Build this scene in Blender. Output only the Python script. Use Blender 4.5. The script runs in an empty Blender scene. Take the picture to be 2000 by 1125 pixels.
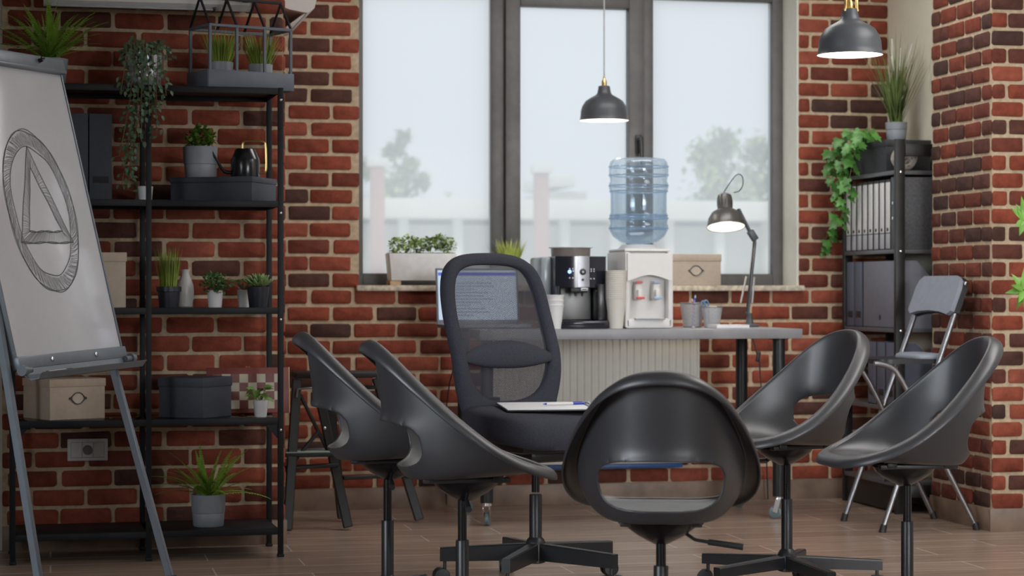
import bpy, bmesh, math, random
from mathutils import Vector, Matrix
rnd = random.Random(7)
SC = bpy.context.scene
COL = SC.collection
PI = math.pi
R = math.radians

# ------------------------------------------------------------------ camera, world, light, exposure
FPX, TH, HY, EYE = 4100.0, R(12.4), 565.0, 1.0      # focal length in pixels of the 2000 px wide frame, yaw, horizon row, eye height
SN, CS = math.sin(TH), math.cos(TH)
cam_d = bpy.data.cameras.new('camera')
cam = bpy.data.objects.new('camera', cam_d)
COL.objects.link(cam)
cam.location = (0, 0, EYE)
cam.rotation_euler = (R(90), 0, -TH)
cam_d.sensor_width = 36.0
cam_d.lens = FPX * 36.0 / 2000.0
cam_d.shift_y = (HY - 562.5) / 2000.0
cam_d.clip_end = 300
cam_d.dof.use_dof = True
cam_d.dof.focus_distance = 6.6
cam_d.dof.aperture_fstop = 4.5
SC.camera = cam

wd = bpy.data.worlds.new('world')
SC.world = wd
wd.use_nodes = True
wbg = wd.node_tree.nodes['Background']
wbg.inputs[0].default_value = (0.76, 0.83, 0.90, 1)
wbg.inputs[1].default_value = 1.12

def area(name, loc, target, sx, sy, power, col=(1, 1, 1)):
    l = bpy.data.lights.new(name, 'AREA')
    l.shape = 'RECTANGLE'; l.size = sx; l.size_y = sy; l.energy = power; l.color = col
    o = bpy.data.objects.new(name, l); COL.objects.link(o)
    o.location = loc
    d = Vector(target) - Vector(loc)
    o.rotation_euler = d.to_track_quat('-Z', 'Y').to_euler()
    return o
area('ceiling_light_over_desk', (2.6, 8.15, 2.92), (2.6, 8.3, 0), 1.8, .5, 25, (1, .985, .965))
area('ceiling_light_over_circle', (3.5, 5.6, 2.92), (3.3, 5.6, 0), 2.0, 1.4, 62, (1, .985, .965))
area('ceiling_light_by_entrance', (2.2, 1.2, 2.92), (2.2, 1.2, 0), 2.0, 1.4, 14, (1, .985, .965))
side_fill_l = area('added_side_fill', (-3.6, 2.4, 1.9), (1.3, 5.8, .75), 2.6, 1.7, 24, (.86, .93, 1))  # added fill from the left; the west wall has no window
side_fill_l.data.spread = R(52)
front_fill_l = area('added_frontal_fill', (3.6, -1.3, 1.75), (2.7, 9.0, .7), 1.8, 1.3, 13, (.95, .97, 1))  # added narrow fill from behind the camera, aimed at desk and radiator
front_fill_l.data.spread = R(40)
sun_d = bpy.data.lights.new('hazy_sun', 'SUN'); sun_d.energy = 1.25; sun_d.color = (1, .95, .86); sun_d.angle = R(12)
sun = bpy.data.objects.new('hazy_sun', sun_d); COL.objects.link(sun)
sun.rotation_euler = Vector((.35, 1, -1.15)).to_track_quat('-Z', 'Y').to_euler()

SC.view_settings.view_transform = 'Standard'
SC.view_settings.look = 'None'
SC.view_settings.gamma = 1
SC.view_settings.use_curve_mapping = False
SC.view_settings.exposure = 0.0
SC.cycles.max_bounces = 8
SC.cycles.transparent_max_bounces = 24

# ------------------------------------------------------------------ where things stand: a measured pixel on a known plane of the room
def ray(px, py):
    a = (px - 1000) / FPX
    return Vector((SN + CS * a, CS - SN * a, (HY - py) / FPX))
def atY(px, py, Y):
    d = ray(px, py); return Vector((0, 0, EYE)) + d * (Y / d.y)
def atX(px, py, X):
    d = ray(px, py); return Vector((0, 0, EYE)) + d * (X / d.x)
def atZ(px, py, zc):
    return Vector((0, 0, EYE)) + ray(px, py) * zc
def mpp(px, Y):                       # metres per pixel at that place
    d = ray(px, HY); return (Y / d.y) / FPX
def view_dir(cx, cz):                 # heading in the room of a direction given as right / away
    return math.atan2(-SN * cx + CS * cz, CS * cx + SN * cz)

# ------------------------------------------------------------------ materials
def lin(c):
    return tuple(((x / 255) / 12.92 if x / 255 <= 0.04045 else ((x / 255 + 0.055) / 1.055) ** 2.4) for x in c)
MATS = {}
def mat(name, col, rough=0.5, metal=0.0, var=0.06, scale=30, bump=0.0, spec=0.5, emit=None, coat=0.0, trans=0.0):
    if name in MATS: return MATS[name]
    m = bpy.data.materials.new(name); MATS[name] = m
    m.use_nodes = True
    nt = m.node_tree; n = nt.nodes; b = n['Principled BSDF']
    col = lin(col) if max(col) > 1.5 else col
    tc = n.new('ShaderNodeTexCoord')
    no = n.new('ShaderNodeTexNoise'); no.inputs['Scale'].default_value = scale; no.inputs['Detail'].default_value = 4
    nt.links.new(tc.outputs['Object'], no.inputs['Vector'])
    rp = n.new('ShaderNodeValToRGB')
    rp.color_ramp.elements[0].position = .3; rp.color_ramp.elements[1].position = .7
    rp.color_ramp.elements[0].color = tuple(x * (1 - var) for x in col) + (1,)
    rp.color_ramp.elements[1].color = tuple(min(1, x * (1 + var)) for x in col) + (1,)
    nt.links.new(no.outputs['Fac'], rp.inputs['Fac'])
    nt.links.new(rp.outputs['Color'], b.inputs['Base Color'])
    b.inputs['Roughness'].default_value = rough
    b.inputs['Metallic'].default_value = metal
    b.inputs['Specular IOR Level'].default_value = spec
    b.inputs['Coat Weight'].default_value = coat
    b.inputs['Transmission Weight'].default_value = trans
    if emit:
        b.inputs['Emission Color'].default_value = tuple(emit[:3]) + (1,)
        b.inputs['Emission Strength'].default_value = emit[3]
    if bump:
        bp = n.new('ShaderNodeBump'); bp.inputs['Strength'].default_value = bump; bp.inputs['Distance'].default_value = .002
        nt.links.new(no.outputs['Fac'], bp.inputs['Height']); nt.links.new(bp.outputs['Normal'], b.inputs['Normal'])
    return m

def mat_brick(name, ramp):
    m = bpy.data.materials.new(name); m.use_nodes = True
    nt = m.node_tree; n = nt.nodes; b = n['Principled BSDF']
    at = n.new('ShaderNodeAttribute'); at.attribute_name = 'tone'
    rp = n.new('ShaderNodeValToRGB')
    els = rp.color_ramp.elements
    while len(els) < len(ramp): els.new(.5)
    for e, (p, c) in zip(els, ramp): e.position = p; e.color = c + (1,)
    nt.links.new(at.outputs['Fac'], rp.inputs['Fac'])
    tc = n.new('ShaderNodeTexCoord')
    no = n.new('ShaderNodeTexNoise'); no.inputs['Scale'].default_value = 22; no.inputs['Detail'].default_value = 6; no.inputs['Roughness'].default_value = .65
    nt.links.new(tc.outputs['Object'], no.inputs['Vector'])
    mr = n.new('ShaderNodeMapRange'); mr.inputs[1].default_value = .3; mr.inputs[2].default_value = .72
    mr.inputs[3].default_value = .68; mr.inputs[4].default_value = 1.25
    nt.links.new(no.outputs['Fac'], mr.inputs[0])
    mx = n.new('ShaderNodeMix'); mx.data_type = 'RGBA'; mx.blend_type = 'MULTIPLY'; mx.inputs[0].default_value = 1
    cc = n.new('ShaderNodeCombineColor')
    for i in range(3): nt.links.new(mr.outputs[0], cc.inputs[i])
    nt.links.new(rp.outputs['Color'], mx.inputs[6]); nt.links.new(cc.outputs[0], mx.inputs[7])
    nt.links.new(mx.outputs[2], b.inputs['Base Color'])
    b.inputs['Roughness'].default_value = .8; b.inputs['Specular IOR Level'].default_value = .25
    n2 = n.new('ShaderNodeTexNoise'); n2.inputs['Scale'].default_value = 90; n2.inputs['Detail'].default_value = 5
    nt.links.new(tc.outputs['Object'], n2.inputs['Vector'])
    bp = n.new('ShaderNodeBump'); bp.inputs['Strength'].default_value = .5; bp.inputs['Distance'].default_value = .003
    nt.links.new(n2.outputs['Fac'], bp.inputs['Height']); nt.links.new(bp.outputs['Normal'], b.inputs['Normal'])
    return m

BRICK = mat_brick('red_brick', [(0, (.070, .036, .030)), (.12, (.105, .043, .032)), (.22, (.150, .043, .028)), (.45, (.228, .053, .030)), (.75, (.285, .066, .037)), (1, (.325, .090, .055))])
MORTAR = mat('mortar', (.55, .435, .30), .95, var=.18, scale=45, bump=.8, spec=.1)
PLASTER = mat('cream_plaster', (.72, .68, .54), .9, var=.04, scale=8, bump=.1, spec=.2)
WHITEWALL = mat('white_plaster', (.70, .68, .64), .9, var=.03, scale=6, spec=.2)

def mat_floor():
    m = bpy.data.materials.new('wood_plank_tile'); m.use_nodes = True
    nt = m.node_tree; n = nt.nodes; b = n['Principled BSDF']
    tc = n.new('ShaderNodeTexCoord')
    br = n.new('ShaderNodeTexBrick')
    br.inputs['Scale'].default_value = 1; br.inputs['Brick Width'].default_value = .9; br.inputs['Row Height'].default_value = .205
    br.inputs['Mortar Size'].default_value = .0036; br.inputs['Mortar Smooth'].default_value = .3; br.inputs['Bias'].default_value = -.1
    br.offset = .37; br.offset_frequency = 2
    br.inputs['Color1'].default_value = (.29, .208, .160, 1); br.inputs['Color2'].default_value = (.37, .27, .21, 1)
    br.inputs['Mortar'].default_value = (.52, .46, .40, 1)
    nt.links.new(tc.outputs['Object'], br.inputs['Vector'])
    mp = n.new('ShaderNodeMapping'); mp.inputs['Scale'].default_value = (2.2, 34, 1)
    nt.links.new(tc.outputs['Object'], mp.inputs['Vector'])
    no = n.new('ShaderNodeTexNoise'); no.inputs['Scale'].default_value = 1.4; no.inputs['Detail'].default_value = 7; no.inputs['Distortion'].default_value = .6
    nt.links.new(mp.outputs[0], no.inputs['Vector'])
    mr = n.new('ShaderNodeMapRange'); mr.inputs[1].default_value = .3; mr.inputs[2].default_value = .7; mr.inputs[3].default_value = .74; mr.inputs[4].default_value = 1.2
    nt.links.new(no.outputs['Fac'], mr.inputs[0])
    cc = n.new('ShaderNodeCombineColor')
    for i in range(3): nt.links.new(mr.outputs[0], cc.inputs[i])
    mx = n.new('ShaderNodeMix'); mx.data_type = 'RGBA'; mx.blend_type = 'MULTIPLY'; mx.inputs[0].default_value = 1
    nt.links.new(br.outputs['Color'], mx.inputs[6]); nt.links.new(cc.outputs[0], mx.inputs[7])
    nt.links.new(mx.outputs[2], b.inputs['Base Color'])
    b.inputs['Roughness'].default_value = .27
    bp = n.new('ShaderNodeBump'); bp.inputs['Strength'].default_value = .25; bp.inputs['Distance'].default_value = .002; bp.invert = True
    nt.links.new(br.outputs['Fac'], bp.inputs['Height']); nt.links.new(bp.outputs['Normal'], b.inputs['Normal'])
    return m
FLOOR = mat_floor()
BASEB = mat('wood_tile_baseboard', (.24, .165, .12), .45, var=.3, scale=9)

def mat_glass_pane():
    m = bpy.data.materials.new('haze_veiled_glass'); m.use_nodes = True  # clear pane with a white translucent veil standing in for outdoor haze
    nt = m.node_tree; n = nt.nodes; n.remove(n['Principled BSDF']); out = n['Material Output']
    t = n.new('ShaderNodeBsdfTransparent'); tr = n.new('ShaderNodeBsdfTranslucent'); g = n.new('ShaderNodeBsdfGlossy')
    tr.inputs[0].default_value = (.96, .97, .97, 1); g.inputs['Roughness'].default_value = .02
    no = n.new('ShaderNodeTexNoise'); no.inputs['Scale'].default_value = 2.0
    tc = n.new('ShaderNodeTexCoord'); nt.links.new(tc.outputs['Object'], no.inputs['Vector'])
    mr = n.new('ShaderNodeMapRange'); mr.inputs[3].default_value = .64; mr.inputs[4].default_value = .70
    nt.links.new(no.outputs['Fac'], mr.inputs[0])
    a = n.new('ShaderNodeMixShader'); nt.links.new(mr.outputs[0], a.inputs[0])
    nt.links.new(t.outputs[0], a.inputs[1]); nt.links.new(tr.outputs[0], a.inputs[2])
    c = n.new('ShaderNodeMixShader'); c.inputs[0].default_value = .0006
    nt.links.new(a.outputs[0], c.inputs[1]); nt.links.new(g.outputs[0], c.inputs[2])
    nt.links.new(c.outputs[0], out.inputs['Surface'])
    return m
def mat_clear(name, col, fac, rough=.02):
    m = bpy.data.materials.new(name); m.use_nodes = True
    nt = m.node_tree; n = nt.nodes; n.remove(n['Principled BSDF']); out = n['Material Output']
    t = n.new('ShaderNodeBsdfTransparent'); t.inputs[0].default_value = col + (1,)
    g = n.new('ShaderNodeBsdfGlossy'); g.inputs['Roughness'].default_value = rough
    lw = n.new('ShaderNodeLayerWeight'); lw.inputs[0].default_value = fac
    a = n.new('ShaderNodeMixShader'); nt.links.new(lw.outputs['Fresnel'], a.inputs[0])
    nt.links.new(t.outputs[0], a.inputs[1]); nt.links.new(g.outputs[0], a.inputs[2])
    nt.links.new(a.outputs[0], out.inputs['Surface'])
    return m
def mat_mesh(name, col, cell, dens):
    m = bpy.data.materials.new(name); m.use_nodes = True
    nt = m.node_tree; n = nt.nodes; b = n['Principled BSDF']; out = n['Material Output']
    b.inputs['Base Color'].default_value = col + (1,); b.inputs['Roughness'].default_value = .6
    tc = n.new('ShaderNodeTexCoord'); mp = n.new('ShaderNodeMapping'); mp.inputs['Rotation'].default_value = (R(45), 0, 0)
    mp.inputs['Scale'].default_value = (1 / cell,) * 3
    nt.links.new(tc.outputs['Object'], mp.inputs['Vector'])
    sx = n.new('ShaderNodeSeparateXYZ'); nt.links.new(mp.outputs[0], sx.inputs[0])
    outs = []
    for i in (1, 2):
        fr = n.new('ShaderNodeMath'); fr.operation = 'FRACT'; nt.links.new(sx.outputs[i], fr.inputs[0])
        gt = n.new('ShaderNodeMath'); gt.operation = 'GREATER_THAN'; gt.inputs[1].default_value = 1 - dens
        nt.links.new(fr.outputs[0], gt.inputs[0]); outs.append(gt)
    mxm = n.new('ShaderNodeMath'); mxm.operation = 'MAXIMUM'
    nt.links.new(outs[0].outputs[0], mxm.inputs[0]); nt.links.new(outs[1].outputs[0], mxm.inputs[1])
    t = n.new('ShaderNodeBsdfTransparent'); a = n.new('ShaderNodeMixShader')
    nt.links.new(mxm.outputs[0], a.inputs[0]); nt.links.new(t.outputs[0], a.inputs[1]); nt.links.new(b.outputs[0], a.inputs[2])
    nt.links.new(a.outputs[0], out.inputs['Surface'])
    return m

M_SHELL = mat('black_moulded_plastic', (.036, .036, .041), .42, var=.05, scale=4, spec=.8)
M_BLACK = mat('black_painted_metal', (.016, .017, .019), .38, var=.08, spec=.5)
M_BLACKM = mat('matt_black_metal', (.0075, .009, .012), .5, var=.08, spec=.3)
M_DARKPL = mat('dark_plastic', (.018, .018, .02), .45)
M_FABRIC = mat('charcoal_fabric', (.050, .051, .067), .9, var=.15, scale=220, bump=.5, spec=.2)
M_NET = mat_mesh('chair_mesh', (.03, .032, .045), .0042, .50)
M_CHROME = mat('chrome', (.75, .76, .78), .2, 1.0)
M_STEEL = mat('brushed_steel', (.34, .35, .37), .33, 1.0, var=.1)
M_SILVER = mat('silver_paint', (.22, .23, .25), .36, .7)
M_GREYMET = mat('blue_grey_painted_metal', (.19, .22, .255), .38, .2)
M_WHITE = mat('white_plastic', (.74, .72, .70), .42, var=.02)
M_WHITEPOT = mat('white_ceramic', (.70, .69, .69), .3, var=.03)
M_GREYPOT = mat('grey_glazed_pot', (.26, .28, .31), .45, var=.05)
M_DARKPOT = mat('dark_plastic_pot', (.028, .030, .042), .42)
M_SOIL = mat('potting_soil', (.03, .022, .016), .95, var=.5, scale=120, bump=1)
M_BOARD = mat('glossy_whiteboard', (.70, .71, .755), .16, var=.01, spec=.5)
M_INK = mat('black_marker_ink', (.10, .115, .12), .6)
M_INK2 = mat('faint_marker_hatching', (.27, .275, .285), .6)
M_BEIGE = mat('beige_card', (.58, .475, .375), .75, var=.05, scale=60)
M_NAVYBOX = mat('charcoal_card', (.040, .046, .062), .6, var=.1, scale=80)
M_LANTERN = mat('blue_grey_lantern_metal', (.105, .125, .155), .45)
M_BRASS = mat('brass', (.75, .55, .22), .28, 1.0)
M_SHADE = mat('dark_grey_enamel', (.070, .075, .085), .42, spec=.5)
M_SHADEIN = mat('white_enamel_inside', (.85, .84, .8), .5, emit=(1, .97, .9, .35))
M_BULB = mat('lit_bulb', (1, .95, .85), .3, emit=(1, .93, .8, 2.5))
M_DESK = mat('grey_laminate', (.26, .26, .275), .42, var=.12, scale=12)
M_RAD = mat('cream_radiator_paint', (.70, .68, .62), .4, var=.02)
M_BLUE = mat('blue_strip', (.02, .07, .22), .4)
M_PAPER = mat('white_paper', (.80, .80, .82), .8, var=.02)
M_WOODDK = mat('black_brown_wood', (.012, .011, .0105), .45, var=.3, scale=14)
M_STOOL = mat('black_stained_wood', (.008, .0095, .0095), .5, var=.2, scale=14)
M_STEP = mat('mint_step_pad', (.28, .36, .33), .6)
M_WOODLT = mat('pale_wood', (.55, .38, .22), .6, var=.15, scale=14)
M_CHESSFR = mat('reddish_wood', (.16, .035, .028), .4, var=.2, scale=14)
M_GREEN = mat('leaf_green', (.11, .23, .03), .5, var=.5, scale=14)
M_GREEN2 = mat('deep_green_leaf', (.035, .105, .03), .45, var=.5, scale=16)
M_FERN = mat('fern_green', (.22, .40, .045), .5, var=.4, scale=9)
M_GRASS = mat('grass_blade_green', (.27, .37, .045), .5, var=.5, scale=9)
M_LIME = mat('lime_leaf', (.50, .58, .12), .5, var=.35, scale=14)
M_IVY = mat('ivy_green', (.085, .25, .045), .4, var=.45, scale=11)
M_DUSTY = mat('grey_green_leaf', (.055, .115, .055), .45, var=.5, scale=20)
M_STEM = mat('brown_stem', (.14, .09, .04), .7)

# ------------------------------------------------------------------ mesh builder
class MB:
    def __init__(s): s.v = []; s.f = []; s.mi = []; s.tone = None
    def add(s, vs, fs, M=None, mi=0):
        o = len(s.v)
        if M is not None: vs = [M @ Vector(v) for v in vs]
        s.v += [tuple(v) for v in vs]
        s.f += [tuple(i + o for i in f) for f in fs]
        s.mi += [mi] * len(fs)
        return s
    def box(s, c, d, bev=0.0, rot=None, seg=2, mi=0, M=None, taper=None):
        bm = bmesh.new(); bmesh.ops.create_cube(bm, size=1)
        for v in bm.verts:
            k = 1.0
            if taper and v.co.z < 0: k = taper
            v.co = Vector((v.co.x * d[0] * k, v.co.y * d[1] * k, v.co.z * d[2]))
        if bev > 0: bmesh.ops.bevel(bm, geom=bm.edges[:], offset=min(bev, min(d) * .45), segments=seg, profile=.5, affect='EDGES')
        T = Matrix.Translation(c)
        if rot is not None: T = T @ rot.to_4x4()
        if M is not None: T = M @ T
        bm.verts.index_update()
        s.add([v.co.copy() for v in bm.verts], [[v.index for v in f.verts] for f in bm.faces], T, mi)
        bm.free(); return s
    def bar(s, a, b, w, h, bev=.001, up=(0, 0, 1)):          # square bar from a to b
        a, b = Vector(a), Vector(b); d = b - a; L = d.length; z = d.normalized()
        u = Vector(up)
        if abs(u.dot(z)) > .98: u = Vector((0, 1, 0))
        x = u.cross(z).normalized(); y = z.cross(x)
        rot = Matrix((x, y, z)).transposed()
        return s.box((a + b) / 2, (w, h, L), bev, rot, 1)
    def tube(s, pts, r, n=10, closed=False, caps=True, sx=1.0, mi=0):
        pts = [Vector(p) for p in pts]; m = len(pts)
        rr = r if isinstance(r, (list, tuple)) else [r] * m
        vs = []; prev = None
        for i, p in enumerate(pts):
            if closed: t = pts[(i + 1) % m] - pts[i - 1]
            elif i == 0: t = pts[1] - pts[0]
            elif i == m - 1: t = pts[-1] - pts[-2]
            else: t = (pts[i + 1] - p).normalized() + (p - pts[i - 1]).normalized()
            t = t.normalized() if t.length > 1e-9 else Vector((0, 0, 1))
            if prev is None:
                u = Vector((0, 0, 1)) if abs(t.z) < .9 else Vector((1, 0, 0))
                u = (u - t * u.dot(t)).normalized()
            else:
                u = prev - t * prev.dot(t)
                u = u.normalized() if u.length > 1e-6 else Vector((1, 0, 0))
            prev = u; w = t.cross(u)
            for k in range(n):
                a = 2 * PI * k / n
                vs.append(p + (u * math.cos(a) * sx + w * math.sin(a)) * rr[i])
        fs = []
        for i in range(m if closed else m - 1):
            j = (i + 1) % m
            for k in range(n):
                l = (k + 1) % n
                fs.append((i * n + k, i * n + l, j * n + l, j * n + k))
        if caps and not closed:
            fs.append(tuple(range(n - 1, -1, -1))); fs.append(tuple((m - 1) * n + k for k in range(n)))
        return s.add(vs, fs, None, mi)
    def lathe(s, prof, c=(0, 0, 0), n=32, M=None, caps=(True, True), mi=0):
        vs = []; m = len(prof); c = Vector(c)
        for (r, z) in prof:
            for k in range(n):
                a = 2 * PI * k / n
                vs.append(c + Vector((r * math.cos(a), r * math.sin(a), z)))
        fs = [(i * n + k, i * n + (k + 1) % n, (i + 1) * n + (k + 1) % n, (i + 1) * n + k) for i in range(m - 1) for k in range(n)]
        if caps[0]: fs.append(tuple(range(n - 1, -1, -1)))
        if caps[1]: fs.append(tuple((m - 1) * n + k for k in range(n)))
        return s.add(vs, fs, M, mi)
    def prism(s, outline, t0, t1, M=None, mi=0):             # outline in local xy, thickness along local z
        n = len(outline)
        vs = [(x, y, t0) for x, y in outline] + [(x, y, t1) for x, y in outline]
        fs = [tuple(range(n - 1, -1, -1)), tuple(range(n, 2 * n))] + [(i, (i + 1) % n, n + (i + 1) % n, n + i) for i in range(n)]
        return s.add(vs, fs, M, mi)
    def leaf(s, b, d, L, W, nrm=None, fold=.15, curl=.1, n=3):
        b = Vector(b); d = Vector(d).normalized()
        up = Vector(nrm) if nrm is not None else Vector((0, 0, 1))
        sd = d.cross(up)
        if sd.length < .05: sd = d.cross(Vector((1, .3, 0)))
        sd.normalize(); up = sd.cross(d)
        cs, ls, rs = [], [], []
        for i in range(n + 1):
            t = i / n; w = W * .5 * math.sin(PI * min(1, .06 + t * .94) ** .8)
            c = b + d * L * t - up * (curl * L * t * t)
            cs.append(c); ls.append(c + sd * w + up * fold * w); rs.append(c - sd * w + up * fold * w)
        vs = cs + ls + rs; k = n + 1; fs = []
        for i in range(n):
            fs += [(i, i + 1, k + i + 1, k + i), (i, 2 * k + i, 2 * k + i + 1, i + 1)]
        return s.add(vs, fs)
    def blade(s, b, d, L, W, droop, n=5):                    # a grass blade
        p = Vector(b); d = Vector(d).normalized(); sd = d.cross(Vector((0, 0, 1)))
        if sd.length < .05: sd = Vector((rnd.uniform(-1, 1), rnd.uniform(-1, 1), 0))
        sd.normalize(); vs = []
        for i in range(n + 1):
            t = i / n; w = W * .5 * (1 - t ** 1.6) + .0002
            vs += [p + sd * w, p - sd * w]
            d = (d + Vector((0, 0, -droop * t / n * 2))).normalized()
            p = p + d * (L / n)
        return s.add(vs, [(2 * i, 2 * i + 1, 2 * i + 3, 2 * i + 2) for i in range(n)])
    def build(s, name, m, parent=None, sharp=38, label=None, smooth=True, normals=True, loc=None, rz=None):
        me = bpy.data.meshes.new(name); me.from_pydata(s.v, [], s.f)
        ms = m if isinstance(m, (list, tuple)) else [m]
        for x in ms: me.materials.append(x)
        if len(ms) > 1: me.polygons.foreach_set('material_index', s.mi)
        if normals:
            bm = bmesh.new(); bm.from_mesh(me); bmesh.ops.recalc_face_normals(bm, faces=bm.faces); bm.to_mesh(me); bm.free()
        if s.tone:
            at = me.attributes.new('tone', 'FLOAT', 'POINT'); at.data.foreach_set('value', s.tone)
        me.update()
        if smooth:
            me.shade_smooth(); me.set_sharp_from_angle(angle=R(sharp))
        o = bpy.data.objects.new(name, me); COL.objects.link(o)
        if parent: o.parent = parent
        if label: o['label'] = label
        if loc is not None: o.location = loc
        if rz is not None: o.rotation_euler = (0, 0, rz)
        return o

def tag(o, label, cat, group=None):
    o['label'] = label; o['category'] = cat
    if group: o['group'] = group
    return o
def thing(name, label, cat, loc=(0, 0, 0), rz=0.0, group=None):
    o = bpy.data.objects.new(name, None); COL.objects.link(o)
    o.empty_display_size = .05; o.location = loc; o.rotation_euler = (0, 0, rz)
    return tag(o, label, cat, group)
def struct(o): o['kind'] = 'structure'; return o
def dup(root, loc, rz=0.0, label=None, group=None):
    def cp(o, par):
        c = o.copy(); COL.objects.link(c)
        if par: c.parent = par
        for ch in list(o.children): cp(ch, c)
        return c
    r = cp(root, None); r.location = loc; r.rotation_euler = (0, 0, rz)
    if label: r['label'] = label
    if group: r['group'] = group
    return r
def catmull(P, n, closed=False):
    P = [Vector(p) for p in P]; m = len(P); out = []
    segs = m if closed else m - 1
    for i in range(segs):
        p0 = P[(i - 1) % m] if closed or i > 0 else P[0]; p1 = P[i]; p2 = P[(i + 1) % m]
        p3 = P[(i + 2) % m] if closed or i + 2 < m else P[-1]
        for k in range(n):
            t = k / n
            out.append(.5 * ((2 * p1) + (p2 - p0) * t + (2 * p0 - 5 * p1 + 4 * p2 - p3) * t * t + (3 * p1 - p0 - 3 * p2 + p3) * t ** 3))
    if not closed: out.append(P[-1])
    return out
def resample(P, n, closed=True):
    Q = P + [P[0]] if closed else P
    d = [0.0]
    for a, b in zip(Q, Q[1:]): d.append(d[-1] + (b - a).length)
    out = []; j = 0; cnt = n if closed else n - 1
    for i in range(n):
        t = d[-1] * i / cnt
        while j < len(d) - 2 and d[j + 1] < t: j += 1
        u = (t - d[j]) / max(1e-9, d[j + 1] - d[j])
        out.append(Q[j].lerp(Q[j + 1], u))
    return out
def rrect(w, h, r, n=5, cx=0, cy=0):
    out = []
    for (sx, sy, a0) in ((1, 1, 0), (-1, 1, 90), (-1, -1, 180), (1, -1, 270)):
        for k in range(n + 1):
            a = R(a0 + 90 * k / n)
            out.append((cx + sx * (w / 2 - r) + r * math.cos(a), cy + sy * (h / 2 - r) + r * math.sin(a)))
    return out
FACE = Matrix(((1, 0, 0, 0), (0, 0, -1, 0), (0, 1, 0, 0), (0, 0, 0, 1)))     # local xy drawing put upright, facing -Y

# ------------------------------------------------------------------ the room
def brick_face(mb, regions, x0, z0, pitch, joint, L, h, place, depth=.008, dark=.22, hi=1.0):
    """rows of hand-laid bricks over rectangles (xa, xb, za, zb); place(x, z, out) gives the room point"""
    rows = int(3.1 / pitch)
    for k in range(rows):
        za = z0 + k * pitch; zb = za + h
        off = x0 + (0 if k % 2 == 0 else (L + joint) / 2)
        for (xa, xb, ra, rb) in regions:
            if zb < ra + .012 or za > rb - .012: continue
            ya, yb = max(za, ra), min(zb, rb)
            i0 = int(math.floor((xa - off) / (L + joint))) - 1
            i1 = int(math.ceil((xb - off) / (L + joint))) + 1
            for i in range(i0, i1):
                a = off + i * (L + joint); b = a + L
                a += rnd.uniform(-.004, .004); b += rnd.uniform(-.004, .004)
                if a < xa + .012: a = xa
                if b > xb - .012: b = xb
                if b - a < .022 or b < xa or a > xb: continue
                t = rnd.random()
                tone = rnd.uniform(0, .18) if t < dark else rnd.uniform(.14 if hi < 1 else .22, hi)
                w = b - a; hh = yb - ya; cx = (a + b) / 2; cz = (ya + yb) / 2
                rad = min(.010, w * .3, hh * .3) * rnd.uniform(.6, 1.2)
                rings = []
                tilt = rnd.uniform(-.01, .01)
                for (ins, out) in ((0, -.004), (0, depth * .55), (.0045, depth)):
                    ring = []
                    for (px, pz) in rrect(w - 2 * ins, hh - 2 * ins, max(.002, rad - ins * .5), 2):
                        jx = 0 if ins else 0
                        ring.append((cx + px, cz + pz + px * tilt, out))
                    rings.append(ring)
                n = len(rings[0])
                jit = [rnd.uniform(-.0016, .0016) for _ in range(n)]
                vs = []
                for q, ring in enumerate(rings):
                    for jx, (x, z, o) in zip(jit, ring):
                        vs.append(place(x + jx * (x > cx) - jx * (x < cx), z + jx * .8, o))
                vs.append(place(cx, cz, depth * rnd.uniform(1.0, 1.18)))
                fs = [(q * n + i2, q * n + (i2 + 1) % n, (q + 1) * n + (i2 + 1) % n, (q + 1) * n + i2) for q in range(2) for i2 in range(n)]
                fs += [(2 * n + i2, 2 * n + (i2 + 1) % n, 3 * n) for i2 in range(n)]
                mb.add(vs, fs, None, 1)
                if mb.tone is None: mb.tone = []
                mb.tone += [tone] * (len(mb.v) - len(mb.tone))
    return mb
def pad_tone(mb):
    if mb.tone is None: mb.tone = []
    mb.tone += [0.0] * (len(mb.v) - len(mb.tone))

YB, YL, YP = 9.495, 8.248, 8.046          # mortar faces: window wall, left projecting wall, pillar front
XL0, XL1 = -.18, .893                      # left projecting wall
XP, YP1, XR = 3.80, 8.645, 3.94            # pillar's side face and back end, cream wall
ZC = 2.95
WX0 = atY(701, 500, YB).x; WX1 = atY(1560, 500, YB).x
WZ0, WZ1 = 1.003, 2.55
YW = 9.69                                   # window frame front

# wall_back: mortar slabs around the opening + bricks
m = MB()
def slab(xa, xb, za, zb, ya, yb): m.box(((xa + xb) / 2, (ya + yb) / 2, (za + zb) / 2), (xb - xa, yb - ya, zb - za))
slab(.3, WX0, 0, ZC, YB, YB + .30); slab(WX1, 4.3, 0, ZC, YB, YB + .30)
slab(WX0, WX1, 0, WZ0, YB, YB + .30); slab(WX0, WX1, WZ1, ZC, YB, YB + .30)
pad_tone(m)
XJ = atY(650, 940, YB).x
brick_face(m, [(.9, 3.94, .094, .096 + 12 * .0762 - .004), (.9, WX0, .096 + 12 * .0762 - .004, ZC), (WX1, 3.94, .096 + 12 * .0762 - .004, ZC), (WX0, WX1, WZ1, ZC)], XJ, .096, .0762, .0155, .1845, .0612,
           lambda x, z, o: (x, YB - o, z), dark=.17)
struct(m.build('wall_back', [MORTAR, BRICK], normals=True))
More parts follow.
